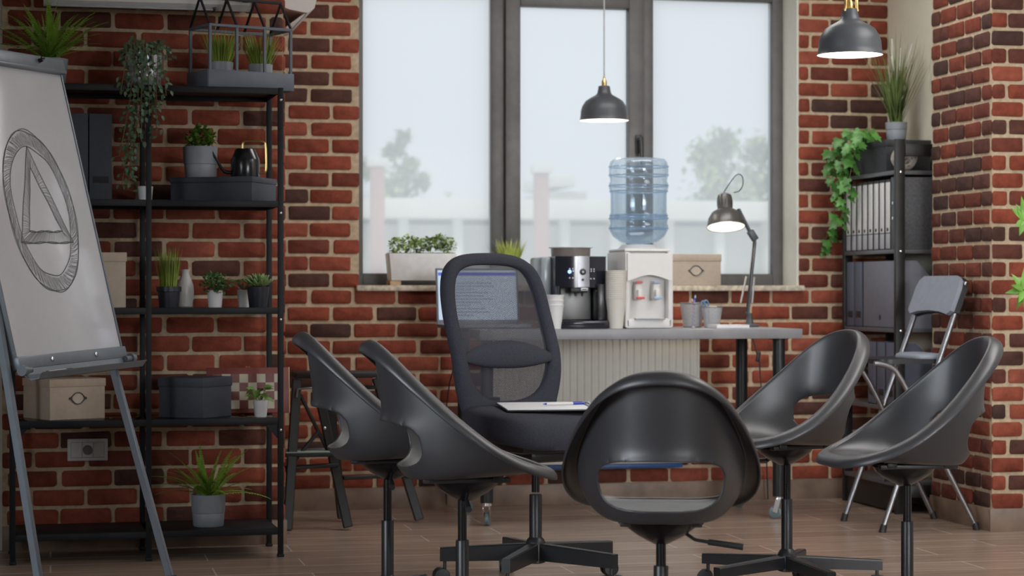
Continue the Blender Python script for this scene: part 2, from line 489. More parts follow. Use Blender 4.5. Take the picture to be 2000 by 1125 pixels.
# wall_left: the projecting brick wall behind the shelf
m = MB()
m.box(((XL0 + XL1) / 2, (YL + YB) / 2, ZC / 2), (XL1 - XL0, YB - YL, ZC)); pad_tone(m)
brick_face(m, [(XL0, XL1, .094, ZC)], XL0 + .02, .096, .0735, .0145, .1855, .0600, lambda x, z, o: (x, YL - o, z), dark=.16)
brick_face(m, [(YL, YB - .005, .094, ZC)], YL + .1, .096, .0735, .0145, .1855, .0600, lambda y, z, o: (XL1 + o, y, z), dark=.22)
struct(m.build('wall_left', [MORTAR, BRICK]))
# pillar on the right
m = MB()
m.box(((XP + 4.6) / 2, (YP + YP1) / 2, ZC / 2), (4.6 - XP, YP1 - YP, ZC)); pad_tone(m)
brick_face(m, [(XP, 4.6, .094, ZC)], XP, .096, .0736, .014, .135, .059, lambda x, z, o: (x, YP - o, z), dark=.3)
struct_faces = (YP, YP1, .094, ZC)
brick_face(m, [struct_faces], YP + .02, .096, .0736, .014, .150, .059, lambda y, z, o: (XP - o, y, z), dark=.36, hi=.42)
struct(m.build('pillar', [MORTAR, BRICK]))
# plain walls
m = MB(); m.box((XR + .33, (YP1 + YB) / 2, ZC / 2), (.66, YB - YP1, ZC)); struct(m.build('wall_right', PLASTER))
m = MB(); m.box((4.65, (YP - 2.1) / 2, ZC / 2), (.1, YP + 2.1, ZC)); struct(m.build('wall_east', WHITEWALL))
m = MB(); m.box((-2.15, YL + .62, ZC / 2), (3.94, 1.2, ZC)); struct(m.build('wall_west_end', WHITEWALL))
m = MB(); m.box((-4.15, 3.2, ZC / 2), (.1, 10.8, ZC)); struct(m.build('wall_west', WHITEWALL))
m = MB(); m.box((.25, -2.15, ZC / 2), (8.9, .1, ZC)); struct(m.build('wall_front', WHITEWALL))
m = MB(); m.box((.25, 3.8, -.05), (9.0, 12.0, .1)); struct(m.build('floor', FLOOR))
m = MB(); m.box((.25, 3.8, ZC + .05), (9.0, 12.0, .1)); struct(m.build('ceiling', WHITEWALL))
# baseboards
m = MB(); m.box(((XL1 + XR) / 2, YB - .007, .047), (XR - XL1, .014, .094), .001); struct(m.build('baseboard_back', BASEB))
m = MB(); m.box(((XL0 + XL1) / 2 + .007, YL - .007, .047), (XL1 - XL0 + .014, .014, .094), .001)
m.box((XL1 + .007, (YL + YB) / 2, .047), (.014, YB - YL - .03, .094), .001); struct(m.build('baseboard_left', BASEB))
m = MB(); m.box(((XP + 4.6) / 2 - .007, YP - .007, .047), (4.6 - XP + .014, .014, .094), .001)
m.box((XP - .007, (YP + YP1) / 2, .047), (.014, YP1 - YP, .094), .001); struct(m.build('baseboard_right', BASEB))

# window: reveal plaster, stone sill, frames, panes
m = MB(); m.box((WX1 - .004, (YB + YW) / 2 + .03, (WZ0 + WZ1) / 2), (.012, YW - YB + .06, WZ1 - WZ0))
struct(m.build('trim_1', mat('pale_reveal_paint', (.74, .72, .62), .85, var=.03)))
m = MB(); m.box(((WX0 + WX1) / 2, YB + .07, WZ0 + .002), (WX1 - WX0 + .03, .23, .026), .004)
struct(m.build('trim_2', mat('speckled_stone_sill', (.62, .54, .43), .5, var=.35, scale=45, bump=.3)))
SILL = WZ0 + .015
M_FRAME = mat('dark_brown_grey_window_frame', (.115, .110, .107), .45, var=.12, scale=20)
win = thing('window_1', '', ''); del win['label']; del win['category']; win['kind'] = 'structure'
def wx(px): return atY(px, 500, YW).x
gz0 = atY(850, 534, YW).z; gz1 = 2.395
fx = [WX0 - .02, wx(709), wx(960), wx(1013), wx(1276), wx(1509), WX1]
m = MB()
def fr(xa, xb, za, zb, y0=YW, d=.07, bev=.004): m.box(((xa + xb) / 2, y0 + d / 2, (za + zb) / 2), (xb - xa, d, zb - za), bev)
fr(fx[0], fx[1], SILL - .01, WZ1); fr(fx[5], fx[6], SILL - .01, WZ1)
fr(fx[1], fx[5], SILL - .01, gz0); fr(fx[1], fx[5], gz1, WZ1)
fr(wx(960), wx(984), gz0, gz1); fr(wx(1254), wx(1276), gz0, gz1)
m.build('frame', M_FRAME, win)
m = MB()
sz0, sz1 = gz0 + .012, atY(1120, 15, YW).z
fr(wx(986), wx(1015), gz0 - .03, sz1 + .05, YW - .02); fr(wx(1227), wx(1256), gz0 - .03, sz1 + .05, YW - .02)
fr(wx(1015), wx(1227), gz0 - .03, sz0, YW - .02); fr(wx(1015), wx(1227), sz1, sz1 + .05, YW - .02)
m.build('sash', M_FRAME, win)
GL = mat_glass_pane()
for a, b in ((fx[1], fx[2]), (wx(1015), wx(1227)), (fx[4], fx[5])):
    m = MB(); m.add([(a - .01, YW + .035, gz0 - .01), (b + .01, YW + .035, gz0 - .01), (b + .01, YW + .035, gz1 + .01), (a - .01, YW + .035, gz1 + .01)], [(0, 1, 2, 3)])
    m.build('pane', GL, win, smooth=False, normals=False)
m = MB()
hp = atY(1247, 290, YW - .03); hx, hz = hp.x, hp.z
m.box((hx, YW - .035, hz + .02), (.03, .012, .09), .004)
m.tube([(hx, YW - .04, hz + .04), (hx, YW - .075, hz + .045), (hx + .002, YW - .08, hz), (hx + .004, YW - .08, hz - .09)], [.011, .011, .010, .008], 10)
m.build('handle', M_BLACK, win)

# ------------------------------------------------------------------ outside
M_PALE = mat('weathered_white_render', (.84, .82, .74), .9, var=.06, scale=2)
M_PANEL = mat('grey_concrete_panel', (.62, .60, .53), .9, var=.1, scale=2)
M_PINK = mat('haze_pale_brick', (.50, .26, .22), .9, var=.15, scale=3)  # red brick with the haze in front of it put into its colour
m = MB(); m.box((5, 60, -4.6), (160, 98, .2)); struct(m.build('ground', mat('outdoor_concrete', (.55, .55, .53), .9, scale=1)))
YO = 34.0
def ox(px): return atY(px, 500, YO).x
bl = thing('long_low_building', 'long pale flat-roofed building with posts seen through the whole window', 'building', (ox(1100), YO, -4.5))
def oz(py): return atY(1100, py, YO).z + 4.5
bx = ox(1100)
m = MB(); m.box((0, 2.0, oz(440) / 2), (24, 3.6, oz(440))); m.build('wall', M_PANEL, bl)
m = MB(); m.box((0, 1.7, (oz(392) + oz(430)) / 2), (24.6, 4.4, oz(392) - oz(430)), .03); m.build('parapet', M_PALE, bl)
for pxx in (690, 787, 893, 995, 1102, 1200, 1305, 1404, 1498, 1600):
    m = MB(); m.box((ox(pxx) - bx, 0, oz(430) / 2), (.15, .2, oz(430))); m.build('post', M_PALE, bl)
for nm, pxx, ptop, pw, lab in (('brick_chimney', 737, 325, 26, 'pale red brick chimney with pale cap outside the left pane'), ('brick_chimney', 1057, 338, 26, 'pale red brick chimney outside the middle pane')):
    Y2 = 26.0; q = atY(pxx, ptop, Y2); k = mpp(pxx, Y2)
    t = thing(nm, lab, 'chimney', (q.x, Y2, -4.5), 0)
    m = MB(); m.box((0, 0, (q.z + 4.5) / 2), (pw * k, pw * k, q.z + 4.5), .01); m.build('shaft', M_PINK, t)
    m = MB(); m.box((0, 0, q.z + 4.5 + .05), (pw * k * 1.5, pw * k * 1.5, .11), .02); m.build('cap', M_PALE, t)
Y3 = 50.0
q0, q1 = atY(1078, 358, Y3), atY(1146, 390, Y3)
t = thing('distant_house', 'hazy grey house with stepped roofline beyond the low building', 'house', (q0.x, Y3, -4.5))
w3 = q1.x - q0.x; h3 = q0.z + 4.5
m = MB(); m.box((w3 / 2, 1.5, h3 / 2 - .1), (w3, 3, h3 - .2)); m.build('wall', M_PANEL, t)
m = MB(); m.box((w3 * .3, 1.5, h3 + .05), (w3 * .66, 3.3, .3), .05); m.build('roof', M_PALE, t)
for i in range(3):
    m = MB(); m.box((w3 * (.2 + .28 * i), -.01, h3 - .55), (.22, .06, .3)); m.build('window', M_GREYMET, t)
def tree(pxc, ptop, pbot, pwid, Y, label, dens, seed, blobs):
    r2 = random.Random(seed); k = mpp(pxc, Y); base = atY(pxc, pbot, Y); top = atY(pxc, ptop, Y)
    t = thing('tree', label, 'tree', (base.x, Y, -4.5), 0, 'trees beyond the low building')
    H = top.z + 4.5; h0 = base.z + 4.5 - .6
    m = MB()
    m.tube([(0, 0, 0), (.05, 0, h0 * .6), (0, .05, h0), (.08, 0, H * .8)], [.22, .18, .14, .05], 8)
    for i in range(7):
        a = r2.uniform(0, 6.28); z = h0 + (H - h0) * r2.uniform(0, .5)
        m.tube([(0, 0, z), (math.cos(a) * pwid * k * .3, math.sin(a) * pwid * k * .3, z + (H - h0) * .25)], [.06, .02], 6)
    m.build('trunk', M_STEM, t)
    m = MB()
    for (bx_, bz_, br_) in blobs:
        for i in range(int(dens * 1.5)):
            v = Vector((r2.gauss(0, .55), r2.gauss(0, .55), r2.gauss(0, .55)))
            p = Vector((bx_ * pwid * k, 0, h0 + bz_ * (H - h0))) + v * br_ * pwid * k
            d = Vector((r2.gauss(0, 1), r2.gauss(0, 1), r2.gauss(0, .7)))
            m.leaf(p, d, .20, .12, None, .1, .1, 2)
    m.build('crown', mat('haze_pale_leaf', (.42, .52, .26), .7, var=.3, scale=2), t, normals=False)  # leaf green lightened to stand in for the haze outside
tree(775, 258, 395, 130, 44, 'airy pale green tree outside the left window pane', 150, 3, [(-.42, .62, .10), (-.05, .80, .11), (.05, .5, .18), (.25, .2, .17), (.1, .95, .05), (-.1, .15, .22), (-.42, .25, .11), (.38, .5, .06), (.2, .66, .07), (-.2, .45, .08)])
tree(1405, 248, 400, 110, 42, 'tall pale green tree outside the right pane, left of two', 260, 4, [(-.2, .7, .28), (.1, .85, .18), (0, .45, .36), (-.3, .2, .3), (.25, .25, .34)])
tree(1478, 256, 400, 80, 46, 'slimmer pale green tree outside the right pane beside the lamp', 260, 5, [(0, .8, .3), (.0, .5, .42), (.2, .2, .45), (-.2, .2, .4)])
q = atY(912, 372, 33.0)
t = thing('roof_vent_pipe', 'small dark pipe standing on the flat roof outside the left pane', 'pipe', (q.x, YO + .6, oz(392) - 4.5))
m = MB(); m.tube([(0, 0, 0), (0, 0, .12)], .03, 8); m.build('pipe', M_PANEL, t)
m = MB(); m.lathe([(.05, .1), (.09, .13), (.02, .18)], n=10); m.build('cowl', M_PANEL, t)

# ------------------------------------------------------------------ shell chairs on five-star swivel bases
def shell_mesh():
    half = [(.214, 0, .446), (.210, .078, .446), (.196, .128, .451), (.158, .168, .465), (.104, .193, .489), (.050, .206, .522), (-.006, .207, .566),
            (-.064, .195, .617), (-.121, .172, .672), (-.165, .146, .717), (-.200, .115, .755), (-.231, .066, .786), (-.244, .0, .796)]
    loop = half + [(u, -v, z) for (u, v, z) in half[-2:0:-1]]
    N = 160
    rim = resample(catmull(loop, 14, True), N, True)
    cu, zb = .008, .432
    def base(p):
        a = math.atan2(p.y, p.x - cu)
        ca, sa = math.cos(a), math.sin(a); e = 2 / 2.7
        ca, sa = math.copysign(abs(ca) ** e, ca), math.copysign(abs(sa) ** e, sa)
        return Vector((cu + .158 * ca, .138 * sa, zb + .050 * .158 * ca))
    B = [base(p) for p in rim]
    def column(k):
        i = int(math.floor(k)); f = k - i
        return rim[i % N].lerp(rim[(i + 1) % N], f), B[i % N].lerp(B[(i + 1) % N], f)
    def S(k, t):                                               # point of the bucket on rim column k, from seat (0) to rim (1)
        p, b = column(k)
        c = Vector((b.x + (p.x - b.x) * (.82 if p.x > 0 else .82 - .20 * min(1, -p.x / .08)), b.y + (p.y - b.y) * .86, b.z + (p.z - b.z) * .10))
        return b * (1 - t) ** 2 + c * (2 * t * (1 - t)) + p * t * t
    rings = []; par = []
    for q in range(7, 0, -1):                                  # seat pan, from near the middle outwards
        k = 1 - q / 8.0
        rings.append([Vector((cu + (b.x - cu) * k, b.y * k, zb + (b.z - zb) * k - .006 * (1 - k * k))) for b in B])
    r0 = len(rings)
    NT = 36
    for i in range(NT + 1): rings.append([S(k, i / NT) for k in range(N)])
    nrm = []                                                   # rolled flange outside the rim
    for i in range(N):
        t = rim[(i + 1) % N] - rim[i - 1]
        n = Vector((t.y, -t.x, 0)); n.normalize(); nrm.append(n)
    for (o, dz) in ((.003, .0030), (.012, .0030), (.024, -.0005), (.034, -.007), (.039, -.016), (.0405, -.029)):
        rings.append([p + n * o + Vector((0, 0, dz)) for p, n in zip(rim, nrm)])
    nr = len(rings)
    P = [v.copy() for r_ in rings for v in r_]
    # opening at the back between seat and backrest
    HZ, HH, HWD = .518, .061, .152
    def t_at(k, z):
        a, b = 0.0, 1.0
        for _ in range(24):
            c = (a + b) / 2
            if S(k, c).z < z: a = c
            else: b = c
        return (a + b) / 2
    kc = min(range(N), key=lambda k: rim[k].x + abs(rim[k].y) * .2)
    KH = 8.0
    while KH < N / 2 and abs(S(kc + KH, t_at(kc + KH, HZ)).y) < HWD: KH += .25
    def uw(k, z): return ((k - kc + N / 2) % N - N / 2) / KH, (z - HZ) / HH
    def g(u, w): return abs(u) ** 2.9 + abs(w) ** 2.9
    G = []
    for r_ in range(nr):
        for k in range(N):
            if r_ < r0 or r_ > r0 + NT: G.append(9.0)
            else: G.append(min(9.0, g(*uw(k, rings[r_][k].z))))
    faces = [(r_ * N + k, r_ * N + (k + 1) % N, (r_ + 1) * N + (k + 1) % N, (r_ + 1) * N + k) for r_ in range(nr - 1) for k in range(N)]
    ci = len(P); P.append(Vector((cu, 0, zb - .006))); G.append(9)
    for k in range(N): faces.append((ci, (k + 1) % N, k))
    drop = set(f for f in faces if sum(G[i] for i in f) / len(f) < 1.0)
    keep = [f for f in faces if f not in drop]
    inner = set(i for f in drop for i in f); edge = inner & set(i for f in keep for i in f)
    for i in edge:                                             # put the rim of the opening exactly on its outline
        k, z = i % N, P[i].z
        u, w = uw(k, z); f = max(1e-4, g(u, w)) ** (1 / 2.9)
        u, w = u / f, w / f
        kk, zz = kc + u * KH, HZ + w * HH
        P[i] = S(kk, t_at(kk, zz)); G[i] = 1.0
    for i, p in enumerate(P):                                  # it flares outwards, most along its upper edge
        if G[i] < 8.9:
            e = math.exp(-max(0, G[i] ** (1 / 2.9) - 1) / .30)
            up = max(0.0, min(1.0, (p.z - HZ) / HH * .5 + .5))
            p.x -= e * (.016 * up + .004 * (1 - up))
    mb = MB(); mb.add(P, keep)
    return mb
M_TUBEBLK = mat('satin_black_tube', (.020, .020, .022), .25, .5, var=.05)
def shell_chair(label, px, py_s, face, dz, star, lever=None, thick=.307):
    zc = FPX / py_s; c = atZ(px, HY, zc)
    t = thing('swivel_chair', label, 'chair', (c.x, c.y, 0), view_dir(*face), 'black shell swivel chairs in a circle')
    return t, dz, star, lever
SHELL = None
def dress_chair(t, dz, star, lever, z1=.307):
    global SHELL
    if SHELL is None:
        o = shell_mesh().build('seat_shell', M_SHELL, t, sharp=60)
        SHELL = o.data
        # outward normals so that the wall thickens to the outside
    else:
        o = bpy.data.objects.new('seat_shell', SHELL); COL.objects.link(o); o.parent = t
    o.location = (0, 0, dz)
    so = o.modifiers.new('wall', 'SOLIDIFY'); so.thickness = .006; so.offset = 0
    sb = o.modifiers.new('smooth', 'SUBSURF'); sb.levels = 1; sb.render_levels = 1
    m = MB(); z = .418 + dz
    m.lathe([(.018, z - .062), (.030, z - .056), (.060, z - .040), (.086, z - .020), (.094, z - .006), (.090, z), (.02, z + .001)], (.01, 0, 0), 32)
    m.build('mechanism_dish', M_TUBEBLK, t)
    m = MB()
    for s_ in (-1, 1):
        m.box((.0, s_ * .088, z + .001), (.24, .026, .014), .003); m.box((.085, s_ * .088, z + .008), (.03, .034, .018), .003); m.box((-.09, s_ * .088, z + .008), (.03, .034, .018), .003)
    m.box((.0, 0, z - .001), (.05, .19, .010), .003)
    m.build('seat_bracket', M_DARKPL, t)
    m = MB()
    if lever is None: lever = -1
    y0 = lever * .05
    m.tube([(0.01, y0, z - .028), (.0, lever * .085, z - .050), (-.005, lever * .125, z - .056)], .0045, 8)
    m.tube([(-.004, lever * .118, z - .055), (-.010, lever * .205, z - .066)], [.0075, .0085], 10)
    m.build('height_lever', M_DARKPL, t)
    m = MB(); m.lathe([(.0125, z1 - .02), (.0125, z - .058)], n=20); m.build('gas_piston', M_TUBEBLK, t)
    m = MB(); m.lathe([(.0185, .07), (.0185, z1 - .003), (.0170, z1), (.013, z1)], n=24); m.build('column', M_BLACK, t)
    star_base(t, star, .315)
def star_base(t, star, rad, wheel=.025, h=.042, hub=.034, arm_top=.120, m_arm=None):
    m_arm = m_arm or M_BLACK
    m = MB(); m.lathe([(.022, arm_top - h - .012), (hub - .002, arm_top - h - .008), (hub, arm_top - .006), (hub * .8, arm_top + .012), (.019, arm_top + .022)], n=24)
    m.build('hub', m_arm, t)
    for k in range(5):
        a = star + k * 2 * PI / 5; d = Vector((math.cos(a), math.sin(a), 0)); s_ = Vector((-d.y, d.x, 0))
        p0, p1 = d * (hub * .6), d * rad
        z0, z1, zb0, zb1 = arm_top, arm_top - .016, arm_top - h, arm_top - .016 - h * .8
        w0, w1 = .019, .015
        vs = []
        for (p, w, zt, zb) in ((p0, w0, z0, zb0), (p1, w1, z1, zb1)):
            for (q, z) in ((-1, zb), (1, zb), (1, zt - .004), (.8, zt), (-.8, zt), (-1, zt - .004)):
                vs.append((p.x + s_.x * q * w, p.y + s_.y * q * w, z))
        fs = [(i, (i + 1) % 6, 6 + (i + 1) % 6, 6 + i) for i in range(6)] + [(5, 4, 3, 2, 1, 0), tuple(range(6, 12))]
        m = MB(); m.add(vs, fs); arm = m.build('base_arm', m_arm, t, sharp=20)
        m = MB(); e = d * (rad - .016)
        m.tube([(e.x, e.y, zb1 + .012), (e.x, e.y, wheel * 1.5)], .006, 8)
        ry = a + PI / 2 + rnd.uniform(-.5, .5); ax = Vector((math.cos(ry), math.sin(ry), 0))
        o = e + Vector((math.cos(a), math.sin(a), 0)) * .012
        for q in (-1, 1):
            rot = Vector((0, 0, 1)).rotation_difference(ax).to_matrix().to_4x4()
            M = Matrix.Translation((o.x, o.y, wheel)) @ Matrix.Translation(ax * q * .016) @ rot
            m.lathe([(wheel * .55, -.010), (wheel * .93, -.009), (wheel, -.005), (wheel, .005), (wheel * .93, .009), (wheel * .5, .010)], (0, 0, 0), 20, M)
        m.box((o.x, o.y, wheel * 1.25), (.02, .02, wheel * .9), .004)
        m.build('caster', M_DARKPL, arm)
def ang(deg): return math.sin(R(deg)), math.cos(R(deg))
CH = []
for (lab, px, s_, face, dz, star, lev) in (
    ('black plastic shell chair seen from behind, nearest the camera, with open slot under its back', 1291, 778, (math.sin(R(4.1)), math.cos(R(4.1))), .004, .4, -1),
    ('black shell chair facing right in front of the step stool, farther of the two', 757, 650, (math.cos(R(10)), math.sin(R(10))), .072, 1.1, -1),
    ('black shell chair facing right, overlapping the office chair seat with its front edge', 903, 706, (math.cos(R(9)), math.sin(R(9))), .060, .2, -1),
    ('black shell chair facing left with its whole star base in view beside the desk', 1537, 590, (-math.cos(R(27)), -math.sin(R(27))), .064, None, -1),
    ('black shell chair facing left in front of the folding chair and brick pillar', 1772, 653, (-math.cos(R(10)), -math.sin(R(10))), .058, .9, -1)):
    zc = FPX / s_; c = atZ(px, HY, zc); h = view_dir(*face)
    t = thing('swivel_chair', lab, 'chair', (c.x, c.y, 0), h, 'black shell swivel chairs in a circle')
    if star is None: star = view_dir(1, 0.02) - h
    dress_chair(t, dz, star, lev)
    CH.append(t)

# ------------------------------------------------------------------ office chair with mesh back
c = atZ(1046, HY, FPX / 574)
hd = view_dir(math.sin(R(33)), -math.cos(R(33)))
oc = thing('office_chair', 'charcoal office chair with tall mesh back and lumbar pad in front of the desk', 'office chair', (c.x, c.y, 0), hd)
def oval_loop(pts, n): return resample(catmull(pts, 12, True), n, True)
# seat cushion: stacked rounded outlines
def seat_outline(k, n=72):
    half = [(.262, 0), (.258, .10), (.238, .185), (.17, .228), (.05, .234), (-.08, .218), (-.17, .185), (-.205, .12), (-.215, 0)]
    P = half + [(u, -v) for u, v in half[-2:0:-1]]
    return [Vector((p.x * k + .015 * (1 - k), p.y * k, 0)) for p in oval_loop([(u, v, 0) for u, v in P], n)]
m = MB(); ZS = .592
prof = [(.90, -.098), (.97, -.088), (1.0, -.062), (1.0, -.036), (.985, -.016), (.93, -.004), (.80, .003), (.5, .002), (.2, 0)]
vs = []; n = 72
for k, z in prof:
    for p in seat_outline(k, n):
        drop = -.022 * max(0, (p.x - .14) / .12) ** 2
        vs.append((p.x, p.y, ZS + z + drop - .055 * p.x))
fs = [(q * n + i, q * n + (i + 1) % n, (q + 1) * n + (i + 1) % n, (q + 1) * n + i) for q in range(len(prof) - 1) for i in range(n)]
fs += [tuple(range(n - 1, -1, -1)), tuple((len(prof) - 1) * n + i for i in range(n))]
m.add(vs, fs); seat = m.build('seat', M_FABRIC, oc, sharp=60)
# backrest: outer and inner outline in (lateral, height)
BO = [(0, 1.128), (.11, 1.118), (.175, 1.082), (.206, 1.01), (.216, .90), (.217, .80), (.214, .72), (.207, .66), (.193, .605), (.176, .565), (.09, .556), (0, .555)]
BI = [(0, 1.085), (.095, 1.078), (.145, 1.050), (.168, .985), (.174, .90), (.174, .82), (.168, .745), (.150, .685), (.115, .640), (.065, .618), (0, .612)]
def full(h): return [Vector((a, b, 0)) for a, b in h] + [Vector((-a, b, 0)) for a, b in h[-2:0:-1]]
NB = 96
LO, LI = resample(catmull(full(BO), 12, True), NB), resample(catmull(full(BI), 12, True), NB)
def backpt(y, z, off):                    # lateral / height to the chair: leans back, wraps round the sitter
    x = -.172 - (z - .60) * .24 - .03 * max(0, z - .95) + .22 * y * y - .03 * math.exp(-((z - .76) / .12) ** 2) * -1
    return (x + off, y, z)
m = MB(); vs = []
for (k, off) in ((0, -.020), (.12, -.034), (.5, -.036), (.88, -.030), (1, -.012), (.97, .010), (.8, .018), (.45, .020), (.12, .014), (0.0, 0)):
    for a, b in zip(LO, LI):
        p = a.lerp(b, k); vs.append(backpt(p.x, p.y, off))
nrg = 10
fs = [(q * NB + i, q * NB + (i + 1) % NB, ((q + 1) % nrg) * NB + (i + 1) % NB, ((q + 1) % nrg) * NB + i) for q in range(nrg) for i in range(NB)]
m.add(vs, fs); bk = m.build('back_frame', M_FABRIC, oc, sharp=60)
m = MB(); vs = []; nq = 8
for q in range(nq):
    k = q / nq
    for b in LI:
        p = b.lerp(Vector((0, .85, 0)), k); vs.append(backpt(p.x, p.y, -.004))
vs.append(backpt(0, .85, -.004))
fs = [(q * NB + i, q * NB + (i + 1) % NB, (q + 1) * NB + (i + 1) % NB, (q + 1) * NB + i) for q in range(nq - 1) for i in range(NB)]
fs += [((nq - 1) * NB + i, (nq - 1) * NB + (i + 1) % NB, nq * NB) for i in range(NB)]
m.add(vs, fs); m.build('mesh_panel', M_NET, bk)
# lumbar pad
m = MB(); vs = []; NL = 26; NR = 16
for i in range(NL + 1):
    y = -.178 + .356 * i / NL; e = 1 - abs(y / .180) ** 2.2
    hh = .012 + .036 * e; th = .006 + .017 * e
    for k in range(NR):
        a = 2 * PI * k / NR
        vs.append(backpt(y, .762 + hh * math.sin(a) + .012 * e, .004 + th * math.cos(a) + .006))
fs = [(i * NR + k, i * NR + (k + 1) % NR, (i + 1) * NR + (k + 1) % NR, (i + 1) * NR + k) for i in range(NL) for k in range(NR)]
fs += [tuple(range(NR - 1, -1, -1)), tuple(NL * NR + k for k in range(NR))]
m.add(vs, fs); m.build('lumbar_pad', M_FABRIC, bk)
m = MB(); m.box((-.02, 0, ZS - .115), (.34, .30, .05), .016); m.box((.0, 0, ZS - .150), (.22, .18, .05), .02)
m.tube([(.02, .1, ZS - .13), (.03, .25, ZS - .135)], .006, 8); m.box((.03, .265, ZS - .135), (.03, .05, .012), .004)
m.build('tilt_mechanism', M_DARKPL, oc)
m = MB(); m.box((-.12, 0, ZS - .135), (.24, .10, .016), .004)
m.tube([(-.235, 0, ZS - .135), (-.262, 0, ZS - .09), (-.262, 0, ZS + .03)], .014, 10, sx=2.4); m.build('back_bracket', M_DARKPL, oc)
m = MB(); m.lathe([(.0135, .31), (.0135, ZS - .15)], n=20); m.build('gas_piston', M_TUBEBLK, oc)
m = MB(); m.lathe([(.0215, .09), (.0215, .300), (.019, .304), (.014, .304)], n=24); m.build('column', M_BLACK, oc)
star_base(oc, view_dir(-1, 0) - hd, .325, .027, .058, .036, .138)

# clipboard, sheet and pen on the seat
k0 = hd
cbp = Vector((c.x, c.y, ZS)) + Vector((math.cos(hd), math.sin(hd), 0)) * .05
cl = thing('clipboard', 'dark clipboard with a white sheet lying on the office chair seat', 'clipboard', (cbp.x, cbp.y, ZS + .010), view_dir(.98, .18))
cl.rotation_euler.x = R(3.5)
m = MB(); m.box((.01, 0, 0), (.31, .225, .004), .001); m.build('board', M_DARKPL, cl)
m = MB(); m.box((.0, 0, .0035), (.285, .205, .003), .0006); m.build('paper', M_PAPER, cl)
m = MB(); m.box((.155, 0, .006), (.02, .10, .006), .002); m.tube([(.155, -.05, .01), (.155, 0, .016), (.155, .05, .01)], .0022, 6); m.build('clip', M_CHROME, cl)
pn = thing('pen', 'blue and white ballpoint pen lying on the clipboard sheet', 'pen', (cbp.x, cbp.y, ZS + .021), view_dir(.9, .42))
m = MB(); m.tube([(.0, -.02, 0), (.10, -.02, 0)], .0042, 10); m.build('barrel', M_WHITE, pn)
m = MB(); m.tube([(.10, -.02, 0), (.143, -.02, 0)], [.0046, .0042], 10); m.box((.118, -.02, .005), (.035, .003, .0015), .0005); m.build('cap', mat('royal_blue_plastic', (.03, .06, .42), .3), pn)
m = MB(); m.tube([(.0, -.02, 0), (-.012, -.02, 0)], [.004, .001], 10); m.build('tip', mat('royal_blue_plastic', (.03, .06, .42), .3), pn)

# ------------------------------------------------------------------ flip chart
fc_p = atZ(135, 697, 6.83)
fc = thing('flip_chart', 'whiteboard flip chart on grey tripod legs with hand-drawn circle and triangle', 'flip chart', (fc_p.x, fc_p.y, 0), R(60.7))
LN = R(13.8); CL, SL = math.cos(LN), math.sin(LN)
BZ = fc_p.z
def bp(x, h, d=0.0):                       # along the board, up the lean, out of its face (local front is -Y)
    hh = h + .022 * x
    return Vector((x, hh * SL - d * CL, BZ + hh * CL + d * SL))
BM = Matrix((bp(1, 0) - bp(0, 0), bp(0, 1) - bp(0, 0), Vector((0, -CL, SL)))).transposed().to_4x4()
BM.translation = bp(0, 0)
m = MB(); m.box((.02, .49, -.010), (.700, .985, .018), .003, M=BM); m.build('board', M_BOARD, fc)
m = MB()
for xx in (-.333, .373): m.box((xx, .49, -.009), (.012, .99, .024), .003, M=BM)
m.box((.02, -.004, -.002), (.72, .040, .030), .004, M=BM); m.build('board_frame', M_GREYMET, fc)
m = MB(); m.box((.02, 1.006, .004), (.720, .052, .030), .006, M=BM); m.box((.02, .985, .016), (.715, .012, .010), .003, M=BM)
cp = m.build('paper_clamp', M_GREYMET, fc)
for xx in (-.16, .203):
    m = MB(); m.tube([BM @ Vector((xx, 1.012, .018)), BM @ Vector((xx, 1.012, .034))], [.008, .006], 10); m.box((xx, 1.018, .034), (.022, .009, .008), .003, M=BM)
    m.build('clamp_knob', M_DARKPL, cp)
for xx in (-.135, .159):
    m = MB(); m.lathe([(.008, .0), (.008, .004), (.004, .006)], (0, 0, 0), 12, BM @ Matrix.Translation((xx, -.003, .012)))
    m.build('screw', M_CHROME, fc)
m = MB()                                   # pen tray: a curved trough
trp = [(.010, -.022), (.014, -.045), (.030, -.060), (.052, -.062), (.070, -.052), (.073, -.048), (.052, -.066), (.028, -.065), (.008, -.048), (.002, -.022)]
x0t, x1t = -.318, .395
vs = [tuple(bp(x, h, d)) for x in (x0t, x1t) for d, h in trp]; n = len(trp)
m.add(vs, [(i, (i + 1) % n, n + (i + 1) % n, n + i) for i in range(n)] + [tuple(range(n - 1, -1, -1)), tuple(range(n, 2 * n))])
m.build('pen_tray', M_GREYMET, fc, sharp=25)
for xx, sgn in ((-.322, -1), (.372, 1)):
    m = MB(); a = bp(xx - sgn * .03, -.030, .020); b = bp(xx + sgn * .018, -.030, .020)
    m.tube([a, b], .010, 12); m.tube([bp(xx + sgn * .006, -.030, .020), bp(xx + sgn * .028, -.030, .020)], .017, 14)
    m.build('tray_knob', M_GREYMET, fc)
for sx, ft in ((-.335, -.452), (.325, .405)):
    top = bp(sx, .25 if sx < 0 else -.02, -.024)
    foot = bp(ft, -BZ / CL - .022 * ft + .004, -.024)
    m = MB(); m.bar(top, foot, .026, .020, .003, up=(1, 0, 0)); lg = m.build('leg', M_GREYMET, fc)
    m = MB(); m.box((foot.x, foot.y, .012), (.034, .028, .024), .005); m.build('foot', M_DARKPL, lg)
m = MB(); m.bar(bp(.02, .55, -.03), Vector((.02, .95, .006)), .026, .020, .003); m.build('rear_leg', M_GREYMET, fc)
